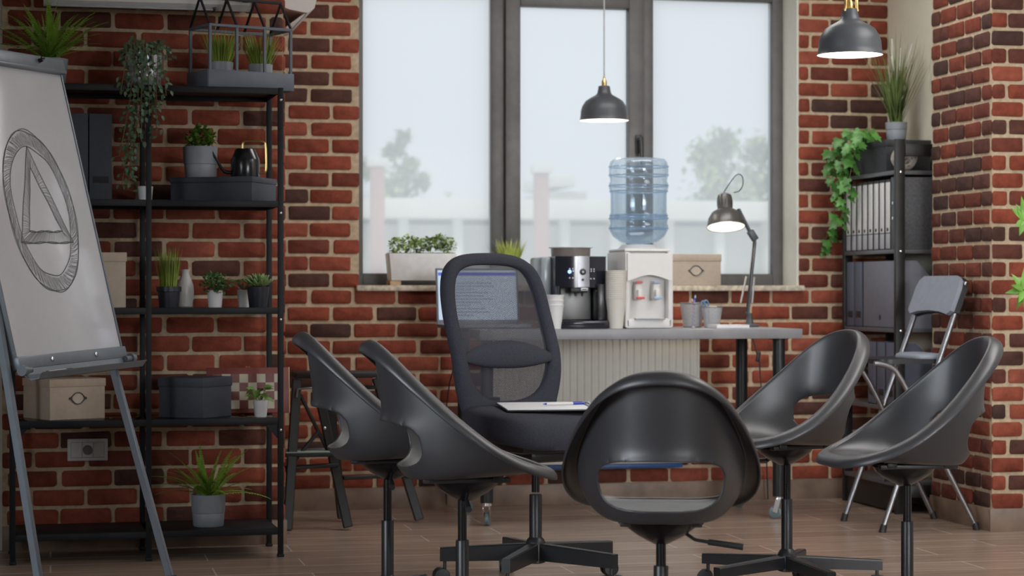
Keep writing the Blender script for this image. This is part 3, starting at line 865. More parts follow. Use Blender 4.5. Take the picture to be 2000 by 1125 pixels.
# the drawing, in marker lines on the board face
def stroke(mb, pts, w):
    pts = [Vector((p[0], p[1])) for p in pts]; vs = []
    for i, p in enumerate(pts):
        a = pts[max(0, i - 1)]; b = pts[min(len(pts) - 1, i + 1)]; d = (b - a)
        d = d.normalized() if d.length > 1e-9 else Vector((1, 0)); nn = Vector((-d.y, d.x)) * w * .5
        vs += [(p.x + nn.x, p.y + nn.y, .0008), (p.x - nn.x, p.y - nn.y, .0008)]
    mb.add(vs, [(2 * i, 2 * i + 1, 2 * i + 3, 2 * i + 2) for i in range(len(pts) - 1)], BM)
def wob(a): return .004 * math.sin(3 * a + 1) + .003 * math.sin(7 * a)
ccx, ccy = .030, .489
def ring(rx, ry, ph): return [(ccx + (rx + wob(a + ph)) * math.cos(a), ccy + (ry + wob(a * 1.1 + ph)) * math.sin(a)) for a in [2 * PI * k / 90 for k in range(91)]]
TO = [(.024, .708), (-.145, .383), (.198, .383)]; TI = [(.017, .638), (-.079, .420), (.140, .421)]
m = MB()
for (rx, ry, ph) in ((.217, .273, 0), (.175, .219, 2), (.2185, .2745, .3)): stroke(m, ring(rx, ry, ph), .0028)
for T in (TO, TI):
    for a, b in ((0, 1), (1, 2), (2, 0)):
        p, q = Vector(T[a]), Vector(T[b])
        for rep in range(2 if a == 1 else 1):
            stroke(m, [(p.lerp(q, k / 14).x, p.lerp(q, k / 14).y + .003 * math.sin(k * .9 + a + rep * 2)) for k in range(15)], .0030)
dr = m.build('marker_drawing', M_INK, fc, smooth=False, normals=False)
m = MB()
for k in range(300):
    a = 2 * PI * k / 300 + rnd.uniform(-.01, .01); da = .20 + rnd.uniform(-.05, .05)
    r0, r1 = rnd.uniform(.0, .12), rnd.uniform(.85, 1.0)
    P = []
    for t in (r0, (r0 + r1) / 2, r1):
        rx = .176 + .040 * t; ry = .221 + .051 * t; aa = a + da * t
        P.append((ccx + rx * math.cos(aa), ccy + ry * math.sin(aa)))
    stroke(m, P, .0013)
for a, b in ((0, 1), (1, 2), (2, 0)):
    for k in range(46):
        t = k / 46 + rnd.uniform(-.008, .008)
        p = Vector(TO[a]).lerp(Vector(TO[b]), max(0, t)); q = Vector(TI[a]).lerp(Vector(TI[b]), min(1, t + .10))
        stroke(m, [tuple(p), tuple((p + q) / 2 + Vector((.002, .002))), tuple(q)], .0013)
m.build('hatching', M_INK2, dr, smooth=False, normals=False)
mk = thing('marker_pen', 'white marker pen with black cap lying in the flip chart tray', 'marker', tuple(fc.location), R(60.7))
m = MB(); m.tube([bp(-.235, -.050, .046), bp(-.125, -.050, .046)], .0075, 12); m.build('barrel', M_WHITE, mk)
m = MB(); m.tube([bp(-.125, -.050, .046), bp(-.085, -.050, .046)], [.008, .0072], 12); m.build('cap', M_DARKPL, mk)
m = MB(); m.tube([bp(-.235, -.050, .046), bp(-.245, -.050, .046)], .0072, 12); m.build('end_plug', M_DARKPL, mk)

# ------------------------------------------------------------------ black metal shelf unit and what stands on it
SX0, SX1, SXM = -.138, .836, .349
SYF, SYB = 7.838, 8.172
SZ = [.108, .520, .932, 1.330, 1.752]            # shelf tops
sh = thing('shelf_unit', 'tall black metal shelf unit of two bays against the projecting brick wall', 'shelf unit', (SXM, 8.0, 0), R(1.5))
def lx(x): return x - SXM
def ly(y): return y - 8.0
for x in (SX0, SXM, SX1):
    for y in (SYF, SYB):
        m = MB(); m.box((lx(x), ly(y), .877), (.020, .020, 1.752), .0015); m.box((lx(x), ly(y), .006), (.026, .026, .012), .004)
        m.build('post', M_BLACKM, sh)
for i, z in enumerate(SZ):
    for xa, xb in ((SX0, SXM), (SXM, SX1)):
        glass = i in (1, 2)
        m = MB()
        for y in (SYF, SYB): m.box((lx((xa + xb) / 2), ly(y), z - .012), (xb - xa - .020, .018, .024), .001)
        for x in (xa, xb):
            q = x + (.012 if x == xa else -.012)
            m.box((lx(q), ly((SYF + SYB) / 2), z - .012), (.006, SYB - SYF - .018, .024), .001)
        rail = m.build('shelf_rail', M_BLACKM, sh)
        m = MB(); m.box((lx((xa + xb) / 2), ly((SYF + SYB) / 2), z - .004), (xb - xa - .026, SYB - SYF - .018, .008), .001)
        m.build('glass_shelf' if glass else 'metal_shelf', mat_clear('smoked_shelf_glass', (.34, .38, .37), .35) if glass and 'smk' not in MATS else (MATS['smk'] if glass else M_BLACKM), sh)
        if glass and 'smk' not in MATS: MATS['smk'] = bpy.data.materials['smoked_shelf_glass']
for x in (SX0 + .010, SX1 - .010):
    m = MB(); q = 1 if x < 0 else -1
    m.add([(lx(x), ly(SYF), SZ[1] - .025), (lx(x) + q * .045, ly(SYF), SZ[1] - .025), (lx(x), ly(SYF), SZ[1] - .080),
           (lx(x), ly(SYF) + .004, SZ[1] - .025), (lx(x) + q * .045, ly(SYF) + .004, SZ[1] - .025), (lx(x), ly(SYF) + .004, SZ[1] - .080)],
          [(0, 1, 2), (5, 4, 3), (0, 3, 4, 1), (1, 4, 5, 2), (2, 5, 3, 0)])
    m.build('corner_brace', M_BLACKM, sh, smooth=False)
for z in SZ[1:]:
    m = MB(); m.lathe([(.005, 0), (.005, .003), (.002, .004)], (0, 0, 0), 10, Matrix.Translation((lx(SX1), ly(SYF) - .0095, z - .045)) @ Matrix.Rotation(R(90), 4, 'X'))
    m.build('screw', M_CHROME, sh)

# ---- plant kit
def pot(parent, r_top, r_bot, h, m_, lip=.0, band=None, soil=True, z=0.0):
    m = MB(); t = .004
    pr = [(r_bot * .96, 0), (r_bot, .003)]
    if band: pr += [(r_bot + (r_top - r_bot) * band, h * band - .002), (r_bot + (r_top - r_bot) * band - .001, h * band), (r_bot + (r_top - r_bot) * band + .0015, h * band + .002)]
    if lip: pr += [(r_top - .002, h - lip - .002), (r_top + .003, h - lip), (r_top + .003, h)]
    else: pr += [(r_top, h - .001)]
    pr += [(r_top - t, h), (r_top - t - .001, h - .014)]
    m.lathe(pr, (0, 0, z), 36, caps=(True, False))
    o = m.build('pot', m_, parent)
    if soil:
        m = MB(); m.lathe([(r_top - t - .0005, h - .014), (r_top * .5, h - .009), (.002, h - .008)], (0, 0, z), 24, caps=(True, True)); m.build('soil', M_SOIL, parent)
    return o
def fern(n, L, r2, up=(.35, 1.1), lw=.17, avoid=None):
    m = MB()
    for i in range(n):
        a = 2 * PI * i / n + r2.uniform(-.3, .3); el = r2.uniform(*up); ln = L * r2.uniform(.65, 1.1)
        d = Vector((math.cos(a) * math.cos(el), math.sin(a) * math.cos(el), math.sin(el)))
        if avoid and d.y > 0: d.y *= avoid
        d.normalize()
        p = Vector((r2.uniform(-.015, .015), r2.uniform(-.015, .015), 0)); pts = [p.copy()]
        N = 22
        for k in range(N):
            d = (d + Vector((0, 0, -.042 * (k / N) * 1.5))).normalized(); p = p + d * ln / N; pts.append(p.copy())
        m.tube(pts, [.0018 - .0012 * k / N for k in range(N + 1)], 4)
        for k in range(2, N + 1):
            t = k / N; w = lw * ln * math.sin(PI * (t * .86 + .12)) ** .8 * (1 - .25 * t) * .55
            tg = (pts[k] - pts[k - 1]).normalized(); sd = tg.cross(Vector((0, 0, 1)))
            if sd.length < .1: sd = Vector((1, 0, 0))
            sd.normalize()
            for s_ in (-1, 1):
                dd = (sd * s_ + tg * .55 + Vector((0, 0, r2.uniform(-.12, .12)))).normalized()
                m.leaf(pts[k], dd, w, ln / N * 1.0, sd.cross(tg), .1, .15, 2)
    return m
def grass(n, h, spread, r2, rad, w=.004, droop=.25):
    m = MB()
    for i in range(n):
        a = r2.uniform(0, 6.283); q = rad * math.sqrt(r2.random())
        b = Vector((math.cos(a) * q, math.sin(a) * q, 0))
        d = Vector((math.cos(a) * spread * r2.uniform(.2, 1), math.sin(a) * spread * r2.uniform(.2, 1), 1))
        m.blade(b, d, h * r2.uniform(.62, 1.08), w * r2.uniform(.7, 1.2), droop * r2.uniform(.1, 1.2))
    return m
def bush(n, rx, rz, size, r2, wl=.6, stems=9, zc=None):
    m = MB(); zc = rz * .7 if zc is None else zc
    for i in range(stems):
        a = r2.uniform(0, 6.28); e = Vector((math.cos(a) * rx * .7, math.sin(a) * rx * .7, zc + r2.uniform(-.3, .6) * rz))
        m.tube([(0, 0, 0), tuple(e * .5 + Vector((0, 0, rz * .1))), tuple(e)], [.0016, .0013, .0008], 5)
    for i in range(n):
        v = Vector((r2.gauss(0, 1), r2.gauss(0, 1), r2.gauss(0, 1))).normalized() * r2.uniform(.45, 1.0)
        p = Vector((v.x * rx, v.y * rx, zc + v.z * rz))
        d = Vector((v.x, v.y, v.z * .6 + .25)) + Vector((r2.gauss(0, .5), r2.gauss(0, .5), r2.gauss(0, .4)))
        m.leaf(p, d, size * r2.uniform(.6, 1.15), size * wl * r2.uniform(.8, 1.1), None, .25, .2, 3)
    return m
def ivyleaf(m, b, d, nrm, S):
    b = Vector(b); d = Vector(d).normalized(); n_ = Vector(nrm); n_ = (n_ - d * n_.dot(d)); n_ = n_.normalized() if n_.length > .01 else Vector((0, -1, 0))
    sd = d.cross(n_)
    out = [(0, .0), (.30, -.14), (.50, .05), (.34, .28), (.46, .55), (.20, .62), (0, 1.0), (-.20, .62), (-.46, .55), (-.34, .28), (-.50, .05), (-.30, -.14)]
    c = b + d * S * .38 + n_ * S * .05
    vs = [c] + [b + sd * x * S + d * y * S - n_ * S * (.10 * abs(x) + .06 * y * y) for x, y in out]
    m.add(vs, [(0, 1 + i, 1 + (i + 1) % 12) for i in range(12)])
def vine(ms, ml, pts, r2, step, S, spread, kind='ivy'):
    P = resample(catmull(pts, 8), max(4, int(sum((Vector(a) - Vector(b)).length for a, b in zip(pts, pts[1:])) / step)), False)
    ms.tube(P, .0017, 5)
    for i, p in enumerate(P):
        for _ in range(1 if kind == 'ivy' else 2):
            a = r2.uniform(PI * 1.0, PI * 2.0) if kind == 'ivy' else r2.uniform(0, 6.28)
            o = Vector((math.cos(a), math.sin(a), r2.uniform(-.5, .3)))
            q = p + o * spread * r2.uniform(.3, 1)
            ms.tube([p, q], .0009, 4, caps=False)
            d = Vector((o.x * .5, o.y * .4, -r2.uniform(.3, 1)))
            if kind == 'ivy': ivyleaf(ml, q, d, Vector((o.x * .5, -1 + r2.uniform(-.3, .3), .45)), S * r2.uniform(.6, 1.15))
            else: ml.leaf(q, d + Vector((r2.gauss(0, .4), 0, r2.gauss(0, .4))), S * r2.uniform(.7, 1.2), S * .62, Vector((o.x * .3, -1, .6)), .2, .2, 3)
def lidbox(name, label, p0, w, d, h, rz, m_, lid=.035, grow=.004, group=None, handle=None):
    t = thing(name, label, 'box', p0, rz, group)
    m = MB(); m.box((0, 0, (h - .004) / 2), (w, d, h - .004), .0025); m.build('body', m_, t)
    m = MB(); m.box((0, 0, h - lid / 2), (w + 2 * grow, d + 2 * grow, lid), .003); m.build('lid', m_, t)
    if handle:
        hw, hh, hz = handle
        m = MB(); pts = []
        for k in range(40):
            a = 2 * PI * k / 40; c_ = math.cos(a); e = abs(c_) ** 7
            pts.append((hw * .74 * c_ + hw * .26 * (1 if c_ > 0 else -1) * e, -d / 2 - .0035, hz + hh * math.sin(a) * (1 - e * .9)))
        m.tube(pts, .0022, 8, True)
        for s_ in (-1, 1): m.tube([(s_ * hw * .98, -d / 2 - .001, hz), (s_ * hw * .98, -d / 2 - .006, hz)], .0045, 10)
        hd_ = m.build('label_holder', mat('dark_pewter', (.10, .115, .12), .35, .8), t)
        m = MB(); m.prism([(hw * .70 * math.cos(2 * PI * k / 32), hh * .9 * math.sin(2 * PI * k / 32)) for k in range(32)], .0005, .002, Matrix.Translation((0, -d / 2, hz)) @ Matrix.Rotation(R(90), 4, 'X'))
        m.build('label_card', mat('cream_card', (.66, .56, .45), .8), t)
    return t
def on(px, Y, z): p = atY(px, HY, Y); return Vector((p.x, Y, z))

# ---- top shelf
r2 = random.Random(11)
p = on(97, 8.0, SZ[4])
t = thing('potted_fern', 'large bright fern on the top shelf rising behind the flip chart', 'plant', p)
pot(t, .068, .055, .105, M_GREYPOT, band=.5)
m = fern(42, .25, r2, (.35, 1.45), .17, .5); m.v = [(x, y, z + .10) for x, y, z in m.v]; m.build('fronds', M_FERN, t, normals=False)

p = on(283, 7.985, SZ[4])
t = thing('trailing_plant', 'leafy trailing plant in a silver-grey pot on the top shelf, vines hanging past two shelves', 'plant', p)
pot(t, .070, .058, .130, mat('silver_glaze', (.36, .38, .41), .22, .4, var=.15), band=.6)
ms, ml = MB(), MB(); k_ = mpp(283, 7.8)
for (dx0, pys, lean) in ((-.03, 395, -.01), (-.05, 330, -.02), (-.04, 385, -.02), (.0, 250, .01), (.035, 290, .0), (-.01, 360, -.025), (.05, 210, .02), (-.065, 200, -.03), (.02, 230, .01), (-.02, 300, .0)):
    L = (pys - 130) * k_; x1 = dx0 + lean + (-.03 if pys > 300 else 0)
    vine(ms, ml, [(dx0 * .4, .0, .125), (dx0, -.055, .165), (dx0 * 1.15, -.150, .11), (dx0 + lean * .5, -.172, .11 - L * .4), (x1, -.172, .11 - L)], r2, .020, .021, .022, 'oval')
for i in range(12):
    a = 2 * PI * i / 12 + r2.uniform(-.2, .2); s_ = r2.uniform(.07, .105)
    vine(ms, ml, [(0, 0, .125), (math.cos(a) * s_ * .6, math.sin(a) * s_ * .6, .165 + r2.uniform(0, .03)), (math.cos(a) * s_, math.sin(a) * s_ * .9, .13 + r2.uniform(-.03, .045))], r2, .017, .020, .018, 'oval')
ms.build('stems', M_STEM, t); ml.build('foliage', M_DUSTY, t, normals=False)

# lantern greenhouse
lp = on(470, 8.0, SZ[4])
LW, LD, LH = .345, .19, .066
t = thing('lantern_planter', 'blue-grey greenhouse lantern planter standing on the top shelf', 'planter', lp, R(20))
m = MB()
for (cx, cy, w, d) in ((0, -LD / 2, LW, .006), (0, LD / 2, LW, .006), (-LW / 2, 0, .006, LD), (LW / 2, 0, .006, LD)): m.box((cx, cy, LH / 2), (w + .006, d, LH), .001)
m.box((0, 0, .003), (LW, LD, .006)); m.build('tray', M_LANTERN, t)
z1, z2 = .232, .345; fw_ = .0105
m = MB()
for x in (-LW / 2 + .006, -LW / 6, LW / 6, LW / 2 - .006):
    for y in (-LD / 2 + .006, LD / 2 - .006):
        if abs(x) > LW * .4 or y < 0: m.bar((x, y, LH), (x, y, z1), fw_, fw_, .001)
for y in (-LD / 2 + .006, LD / 2 - .006): m.bar((-LW / 2 + .001, y, z1), (LW / 2 - .001, y, z1), fw_, fw_, .001)
for x in (-LW / 2 + .006, LW / 2 - .006): m.bar((x, -LD / 2 + .012, z1), (x, LD / 2 - .012, z1), fw_, fw_, .001)
m.build('frame', M_LANTERN, t)
m = MB()
m.bar((-LW / 2, 0, z2), (LW / 2, 0, z2), fw_, fw_, .001)
for x in (-LW / 2 + .005, -LW / 6, LW / 6, LW / 2 - .005):
    for y in (-LD / 2 + .006, LD / 2 - .006): m.bar((x, y, z1 + .004), (x, 0, z2 - .002), .008, .008, .001, up=(1, 0, 0))
m.build('roof_frame', M_BLACKM, t)
ca, sa = math.cos(R(20)), math.sin(R(20))
for dx, nm in ((-.082, 'left'), (.082, 'right')):
    q = lp + Vector((ca * dx, sa * dx, .0065))
    g_ = thing('grass_plant', 'tuft of grass in a grey pot inside the lantern planter, on the %s' % nm, 'plant', q, 0, 'grass pots in the lantern planter')
    pot(g_, .047, .042, .098, M_GREYPOT)
    m = grass(250, .132, .62, r2, .038, .0045, .45); m.v = [(x, y, z + .088) for x, y, z in m.v]; m.build('blades', M_GRASS, g_, normals=False)

# ---- second shelf
for px_, lb in ((149, 'partly hidden by the flip chart'), (195, 'with a black label slot, beside the trailing plant')):
    q = on(px_, 8.02, SZ[3])
    t = thing('magazine_file', 'tall black magazine file on the shelf ' + lb, 'file', q, 0, 'black magazine files on the metal shelf')
    w, d, h = .082, .24, .318
    m = MB()
    m.box((0, -d / 2, h / 2), (w, .004, h), .001)
    prof = [(-d / 2, 0), (d / 2, 0), (d / 2, h), (-d / 2 + .09, h), (-d / 2, h)]
    for s_ in (-1, 1): m.prism(prof, s_ * (w / 2 - .002) - .002, s_ * (w / 2 - .002) + .002, Matrix(((0, 0, 1, 0), (1, 0, 0, 0), (0, 1, 0, 0), (0, 0, 0, 1))))
    m.box((0, 0, .002), (w, d, .004)); m.box((0, d / 2, h / 2), (w, .004, h), .001); m.box((0, 0, h - .003), (w, d, .004))
    m.build('case', M_NAVYBOX, t)
    m = MB(); m.box((0, -d / 2 - .0025, .075), (w * .72, .002, .024), .0005); m.build('label_slot', mat('black_slot', (.004, .004, .005), .6), t)
q = on(284, 8.02, SZ[3])
t = thing('plant_pot', 'small plain white pot beside the middle post behind the hanging vines', 'pot', q); pot(t, .029, .024, .058, M_WHITEPOT)
bxp = on(492, 7.855, SZ[3])
lidbox('storage_box', 'flat charcoal lidded box under the grey pot and watering can', (bxp.x - .0894, 8.038, SZ[3]), .33, .24, .092, R(-28), M_NAVYBOX, .022, .003)
ZT = SZ[3] + .0925
q = on(391, 8.03, ZT)
t = thing('potted_plant', 'round-leaved green plant in a grey ribbed pot on the flat charcoal box', 'plant', (q.x, q.y, ZT))
pot(t, .066, .057, .118, M_GREYPOT, band=.42)
m = bush(330, .056, .050, .022, r2, .75, 12, .030); m.v = [(x, y, max(z, -.01) + .115) for x, y, z in m.v]; m.build('foliage', M_GREEN, t, normals=False)
q = on(479, 8.0, ZT)
t = thing('watering_can', 'black watering can with thin brass loop handle on the flat charcoal box', 'watering can', (q.x, q.y, ZT))
m = MB(); m.lathe([(.054, 0), (.055, .003), (.055, .066), (.053, .072), (.038, .108), (.036, .110), (.032, .108)], n=36); m.build('body', mat('gloss_black_enamel', (.012, .013, .015), .22, spec=.6), t)
m = MB(); m.tube(catmull([(-.050, 0, .020), (-.075, -.004, .022), (-.090, -.006, .036), (-.112, -.012, .072), (-.131, -.016, .106)], 6), [.0072] * 8 + [.0062] * 8 + [.0042] * 9, 10); m.build('spout', M_BLACKM, t)
m = MB(); m.tube(catmull([(-.010, 0, .106), (-.010, 0, .126), (-.004, 0, .137), (.02, 0, .140), (.055, 0, .140), (.072, 0, .135), (.077, 0, .12), (.079, 0, .07), (.078, 0, .032), (.071, 0, .020), (.053, 0, .018)], 6), .0039, 8); m.build('handle', M_BRASS, t)

# ---- third shelf (glass)
q = on(202, 8.03, SZ[2]); k_ = mpp(202, 7.9)
lidbox('storage_box', 'tall beige card box with lid on the glass shelf, half behind the flip chart', (q.x + .004, 8.03, SZ[2]), .15, .21, .205, R(0), M_BEIGE, .035)
def small_plant(px_, Y, z, label, r_t, r_b, h, pm, lip=0):
    q = on(px_, Y, z); t = thing('potted_plant', label, 'plant', q, 0, 'small potted plants on the metal shelf'); pot(t, r_t, r_b, h, pm, lip); return t
t = small_plant(330, 7.93, SZ[2], 'upright grass in a black pot on the glass shelf beside the white vase', .0435, .036, .078, M_DARKPOT, .018)
m = grass(190, .150, .22, r2, .034, .0045, .22); m.v = [(x, y, z + .068) for x, y, z in m.v]; m.build('blades', M_GRASS, t, normals=False)
q = on(362, 8.03, SZ[2])
t = thing('vase', 'plain white bottle-shaped vase on the glass shelf', 'vase', q)
m = MB(); m.lathe([(.022, 0), (.026, .003), (.031, .035), (.0325, .062), (.030, .085), (.022, .108), (.0155, .122), (.0145, .132), (.0165, .141), (.0135, .141), (.012, .125)], n=36, caps=(True, False)); m.build('body', M_WHITEPOT, t)
m = MB(); m.lathe([(.0120, .130), (.0145, .139), (.0168, .1415), (.0160, .1430), (.0130, .1425), (.0118, .130)], n=32, caps=(False, False)); m.build('rim', M_WHITEPOT, t)
t = small_plant(420, 7.97, SZ[2], 'bushy small-leaved herb in a white pot, middle of the glass shelf', .030, .025, .064, M_WHITEPOT)
m = bush(330, .054, .042, .017, r2, .8, 12, .030); m.v = [(x, y, z + .060) for x, y, z in m.v]; m.build('foliage', mat('herb_leaf', (.09, .20, .06), .5, var=.5, scale=20), t, normals=False)
t = small_plant(476, 8.05, SZ[2], 'small dark-leaved plant in a white pot half behind the succulent', .026, .020, .066, M_WHITEPOT)
m = MB()
for i in range(13):
    a = r2.uniform(0, 6.28); e = Vector((math.cos(a) * r2.uniform(.015, .04), math.sin(a) * .03, r2.uniform(.015, .05)))
    m.tube([(0, 0, -.005), tuple(e)], .0012, 5); m.leaf(e, Vector((e.x, e.y - .01, .01)), .032, .026, (0, -.4, 1), .2, .3, 4)
m.v = [(x, y, z + .062) for x, y, z in m.v]; m.build('foliage', M_GREEN2, t, normals=False)
t = small_plant(504, 7.95, SZ[2], 'pale green rosette succulent in a black pot by the right shelf post', .043, .034, .078, M_DARKPOT)
m = MB()
for ringi, (nn, L, el) in enumerate(((13, .058, .12), (11, .050, .42), (9, .040, .75), (6, .028, 1.1))):
    for i in range(nn):
        a = 2 * PI * i / nn + ringi * .3; d = Vector((math.cos(a) * math.cos(el), math.sin(a) * math.cos(el), math.sin(el)))
        m.leaf(Vector((0, 0, .004 * ringi)) + d * .006, d, L, .024 - .003 * ringi, None, -.25, -.35, 4)
m.v = [(x, y, z + .078) for x, y, z in m.v]; ro = m.build('rosette', mat('pale_succulent', (.21, .30, .11), .45, var=.25, scale=25), t, normals=False)
so = ro.modifiers.new('thick', 'SOLIDIFY'); so.thickness = .004

# ---- fourth shelf (glass)
q = on(124, 8.0, SZ[1])
lidbox('storage_box', 'beige lidded box with oval pewter label holder on the lower glass shelf', (q.x + .002, 8.01, SZ[1]), .225, .215, .150, R(27), M_BEIGE, .030, .003, None, (.032, .021, .078))
q = on(392, 7.865, SZ[1])
lidbox('storage_box', 'charcoal cube box with lid in front of the chessboard', (q.x - .0103, 8.005, SZ[1]), .195, .20, .150, R(-36), M_NAVYBOX, .036, .003)
t = thing('chessboard', 'red and cream wooden chessboard leaning upright behind the charcoal box', 'chessboard', (on(480, 8.135, SZ[1]).x + .008, 8.125, SZ[1] + .002), 0)
t.rotation_euler = (R(-6), 0, 0)
m = MB(); m.box((0, 0, .088), (.315, .022, .176), .003); m.build('frame', M_CHESSFR, t)
m = MB(); m.box((.1585, .0, .088), (.004, .024, .178), .001); m.build('edge_strip', M_WOODLT, t)
m = MB()
mc = bpy.data.materials.new('chess_checks'); mc.use_nodes = True
nt = mc.node_tree; ck = nt.nodes.new('ShaderNodeTexChecker'); ck.inputs['Scale'].default_value = 1 / .0335
ck.inputs['Color1'].default_value = (.42, .37, .28, 1); ck.inputs['Color2'].default_value = (.14, .030, .022, 1)
tcn = nt.nodes.new('ShaderNodeTexCoord'); mpn = nt.nodes.new('ShaderNodeMapping'); mpn.inputs['Location'].default_value = (0, .0168 / .0335 * 0, 0)
nt.links.new(tcn.outputs['Object'], mpn.inputs[0]); nt.links.new(mpn.outputs[0], ck.inputs['Vector']); nt.links.new(ck.outputs['Color'], nt.nodes['Principled BSDF'].inputs['Base Color'])
nt.nodes['Principled BSDF'].inputs['Roughness'].default_value = .4
m.box((0, -.0105, .0), (.268, .003, .134)); o = m.build('squares', mc, t, smooth=False); o.location = (0, -.0015, .0838)
m = MB(); m.tube([(-.006, -.004, .176), (-.006, -.004, .180), (.006, -.004, .180), (.006, -.004, .176)], .002, 6); m.build('clasp', M_BRASS, t)
t = small_plant(509, 7.92, SZ[1], 'little green plant in a white pot in front of the chessboard', .0295, .0225, .064, M_WHITEPOT)
m = MB()
for i in range(16):
    a = r2.uniform(0, 6.28); h_ = r2.uniform(.008, .052); e = Vector((math.cos(a) * r2.uniform(.01, .036), math.sin(a) * r2.uniform(.01, .03), h_))
    m.tube([(0, 0, -.008), tuple(e)], .0011, 5); m.leaf(e, Vector((e.x + .004, e.y - .004, .012 - .02 * r2.random())), .036, .027, (0, -.5, 1), .2, .4, 4)
m.v = [(x, y, z + .060) for x, y, z in m.v]; m.build('foliage', M_GREEN, t, normals=False)

# ---- bottom shelf
q = on(407, 7.98, SZ[0])
t = thing('potted_fern', 'green fern in a grey pot on the bottom shelf of the metal unit', 'plant', q)
pot(t, .0655, .057, .120, M_GREYPOT, band=.42)
m = fern(34, .215, r2, (.15, 1.3), .16, .55); m.v = [(x, y, z + .112) for x, y, z in m.v]; m.build('fronds', M_FERN, t, normals=False)

# ---- wall socket, air conditioners
q = atY(171, 878, YL)
t = thing('wall_socket', 'white electrical socket plate on the brick wall below the beige box', 'socket', (q.x, YL - .009, q.z))
m = MB(); m.box((0, -.005, 0), (.152, .012, .084), .003); m.build('plate', mat('aged_white_plastic', (.62, .60, .58), .4), t)
m = MB(); m.box((0, -.0112, 0), (.126, .0012, .060), .0003); m.build('frame_line', mat('grey_outlet', (.16, .155, .15), .5), t)
m = MB()
for dx in (-.042, 0, .042): m.box((dx, -.0125, 0), (.0405, .003, .057), .001)
m.build('insert', mat('aged_white_plastic', (.62, .60, .58), .4), t)
m = MB(); m.lathe([(.0185, 0), (.0185, .0035), (.0165, .0035), (.016, .001)], (0, 0, 0), 28, Matrix.Translation((0, -.0135, 0)) @ Matrix.Rotation(R(90), 4, 'X')); m.build('outlet', mat('grey_outlet', (.16, .155, .15), .5), t)
for s_ in (-1, 1):
    m = MB(); m.tube([(s_ * .0095, -.009, 0), (s_ * .0095, -.0105, 0)], .0032, 8); m.build('pin_hole', M_DARKPL, t)
q0, q1 = atY(85, 14, 8.03), atY(492, 21, 8.03)
t = thing('air_conditioner', 'long white air conditioner high on the left brick wall above the shelf', 'air conditioner', ((q0.x + q1.x) / 2, YL - .009, q0.z + .012))
AW = q1.x - q0.x
def ac_profile(dep, hgt): return [(0, .03), (.0, hgt), (-dep * .80, hgt), (-dep, hgt - .05), (-dep, .075), (-dep * .92, .02), (-dep * .75, 0), (-.05, .012)]
def ac_body(w, dep, hgt): 
    m = MB(); m.prism(ac_profile(dep, hgt), -w / 2, w / 2, Matrix(((0, 0, 1, 0), (1, 0, 0, 0), (0, 1, 0, 0), (0, 0, 0, 1)))); return m
ac_body(AW, .205, .28).build('casing', M_WHITE, t, sharp=30)
m = MB(); m.box((-.06, -.150, .004), (AW * .78, .085, .008), .003, Matrix.Rotation(R(7), 3, 'X')); m.build('louvre', mat('grey_white_plastic', (.42, .43, .46), .4), t)
m = MB(); m.box((-.06 + AW * .39 + .006, -.150, .004), (.010, .09, .010), .002); m.build('vent_edge', M_NAVYBOX, t)
m = MB(); m.box((AW * .5 - .085 + .06, -.2065, .033), (.022, .003, .011), .001); m.build('display', M_DARKPL, t)
q = atY(560, 24, 8.55)
t = thing('air_conditioner', 'white air conditioner seen end-on beyond the brick corner near the window', 'air conditioner', (XL1 + .009, 8.95, q.z), R(90))
ac_body(.80, .165, .27).build('casing', M_WHITE, t, sharp=30)
m = MB(); m.box((0, -.085, -.022), (.72, .115, .006), .002, Matrix.Rotation(R(-38), 3, 'X')); m.build('flap', M_WHITE, t)

# ------------------------------------------------------------------ desk, radiator, things on the desk
DX0, DX1, DY0, DY1, DZ = 1.752, 3.178, 8.60, 9.30, .829
dk = thing('desk', 'grey laminate desk on black tube legs with castors under the window', 'desk', ((DX0 + DX1) / 2, (DY0 + DY1) / 2, 0))
dcx, dcy = (DX0 + DX1) / 2, (DY0 + DY1) / 2
m = MB(); m.box((0, 0, DZ - .021), (DX1 - DX0, DY1 - DY0, .042), .003); m.build('desktop', M_DESK, dk)
for x in (1.80, 3.10):
    for y in (8.685, 9.19):
        m = MB(); m.lathe([(.026, .098), (.027, .102), (.027, DZ - .046), (.045, DZ - .046), (.045, DZ - .0425)], (x - dcx, y - dcy, 0), 24); lg = m.build('leg', M_BLACK, dk)
        m = MB(); a = rnd.uniform(-.6, .6) + (.5 if x < 2 else 2.4); u = Vector((math.cos(a), math.sin(a), 0)); b = Vector((x - dcx, y - dcy, 0)); s_ = Vector((-u.y, u.x, 0))
        m.lathe([(.008, .085), (.020, .086), (.021, .098)], b, 16)
        o = b + u * .016
        for q in (-1, 1):
            m.bar(b + s_ * q * .014 + Vector((0, 0, .088)), o + s_ * q * .014 + Vector((0, 0, .028)), .022, .003, .0008, up=tuple(s_))
        m.box(tuple(b + Vector((0, 0, .088))), (.034, .034, .006), .001)
        m.build('castor_fork', M_CHROME, lg)
        m = MB(); M = Matrix.Translation(o + Vector((0, 0, .0285))) @ Vector((0, 0, 1)).rotation_difference(s_).to_matrix().to_4x4()
        m.lathe([(.010, -.010), (.022, -.0095), (.0275, -.007), (.0285, 0), (.0275, .007), (.022, .0095), (.010, .010)], (0, 0, 0), 24, M)
        m.build('castor_wheel', mat('teal_grey_castor', (.12, .165, .18), .3), lg)
ra0, ra1 = atY(962, 780, 9.39), atY(1364, 780, 9.39)
rz0, rz1 = atY(1200, 905, 9.39).z, .80
rd = thing('radiator', 'cream ribbed panel radiator on the wall under the desk', 'radiator', ((ra0.x + ra1.x) / 2, 9.400, rz0))
rw, rh = ra1.x - ra0.x, rz1 - rz0
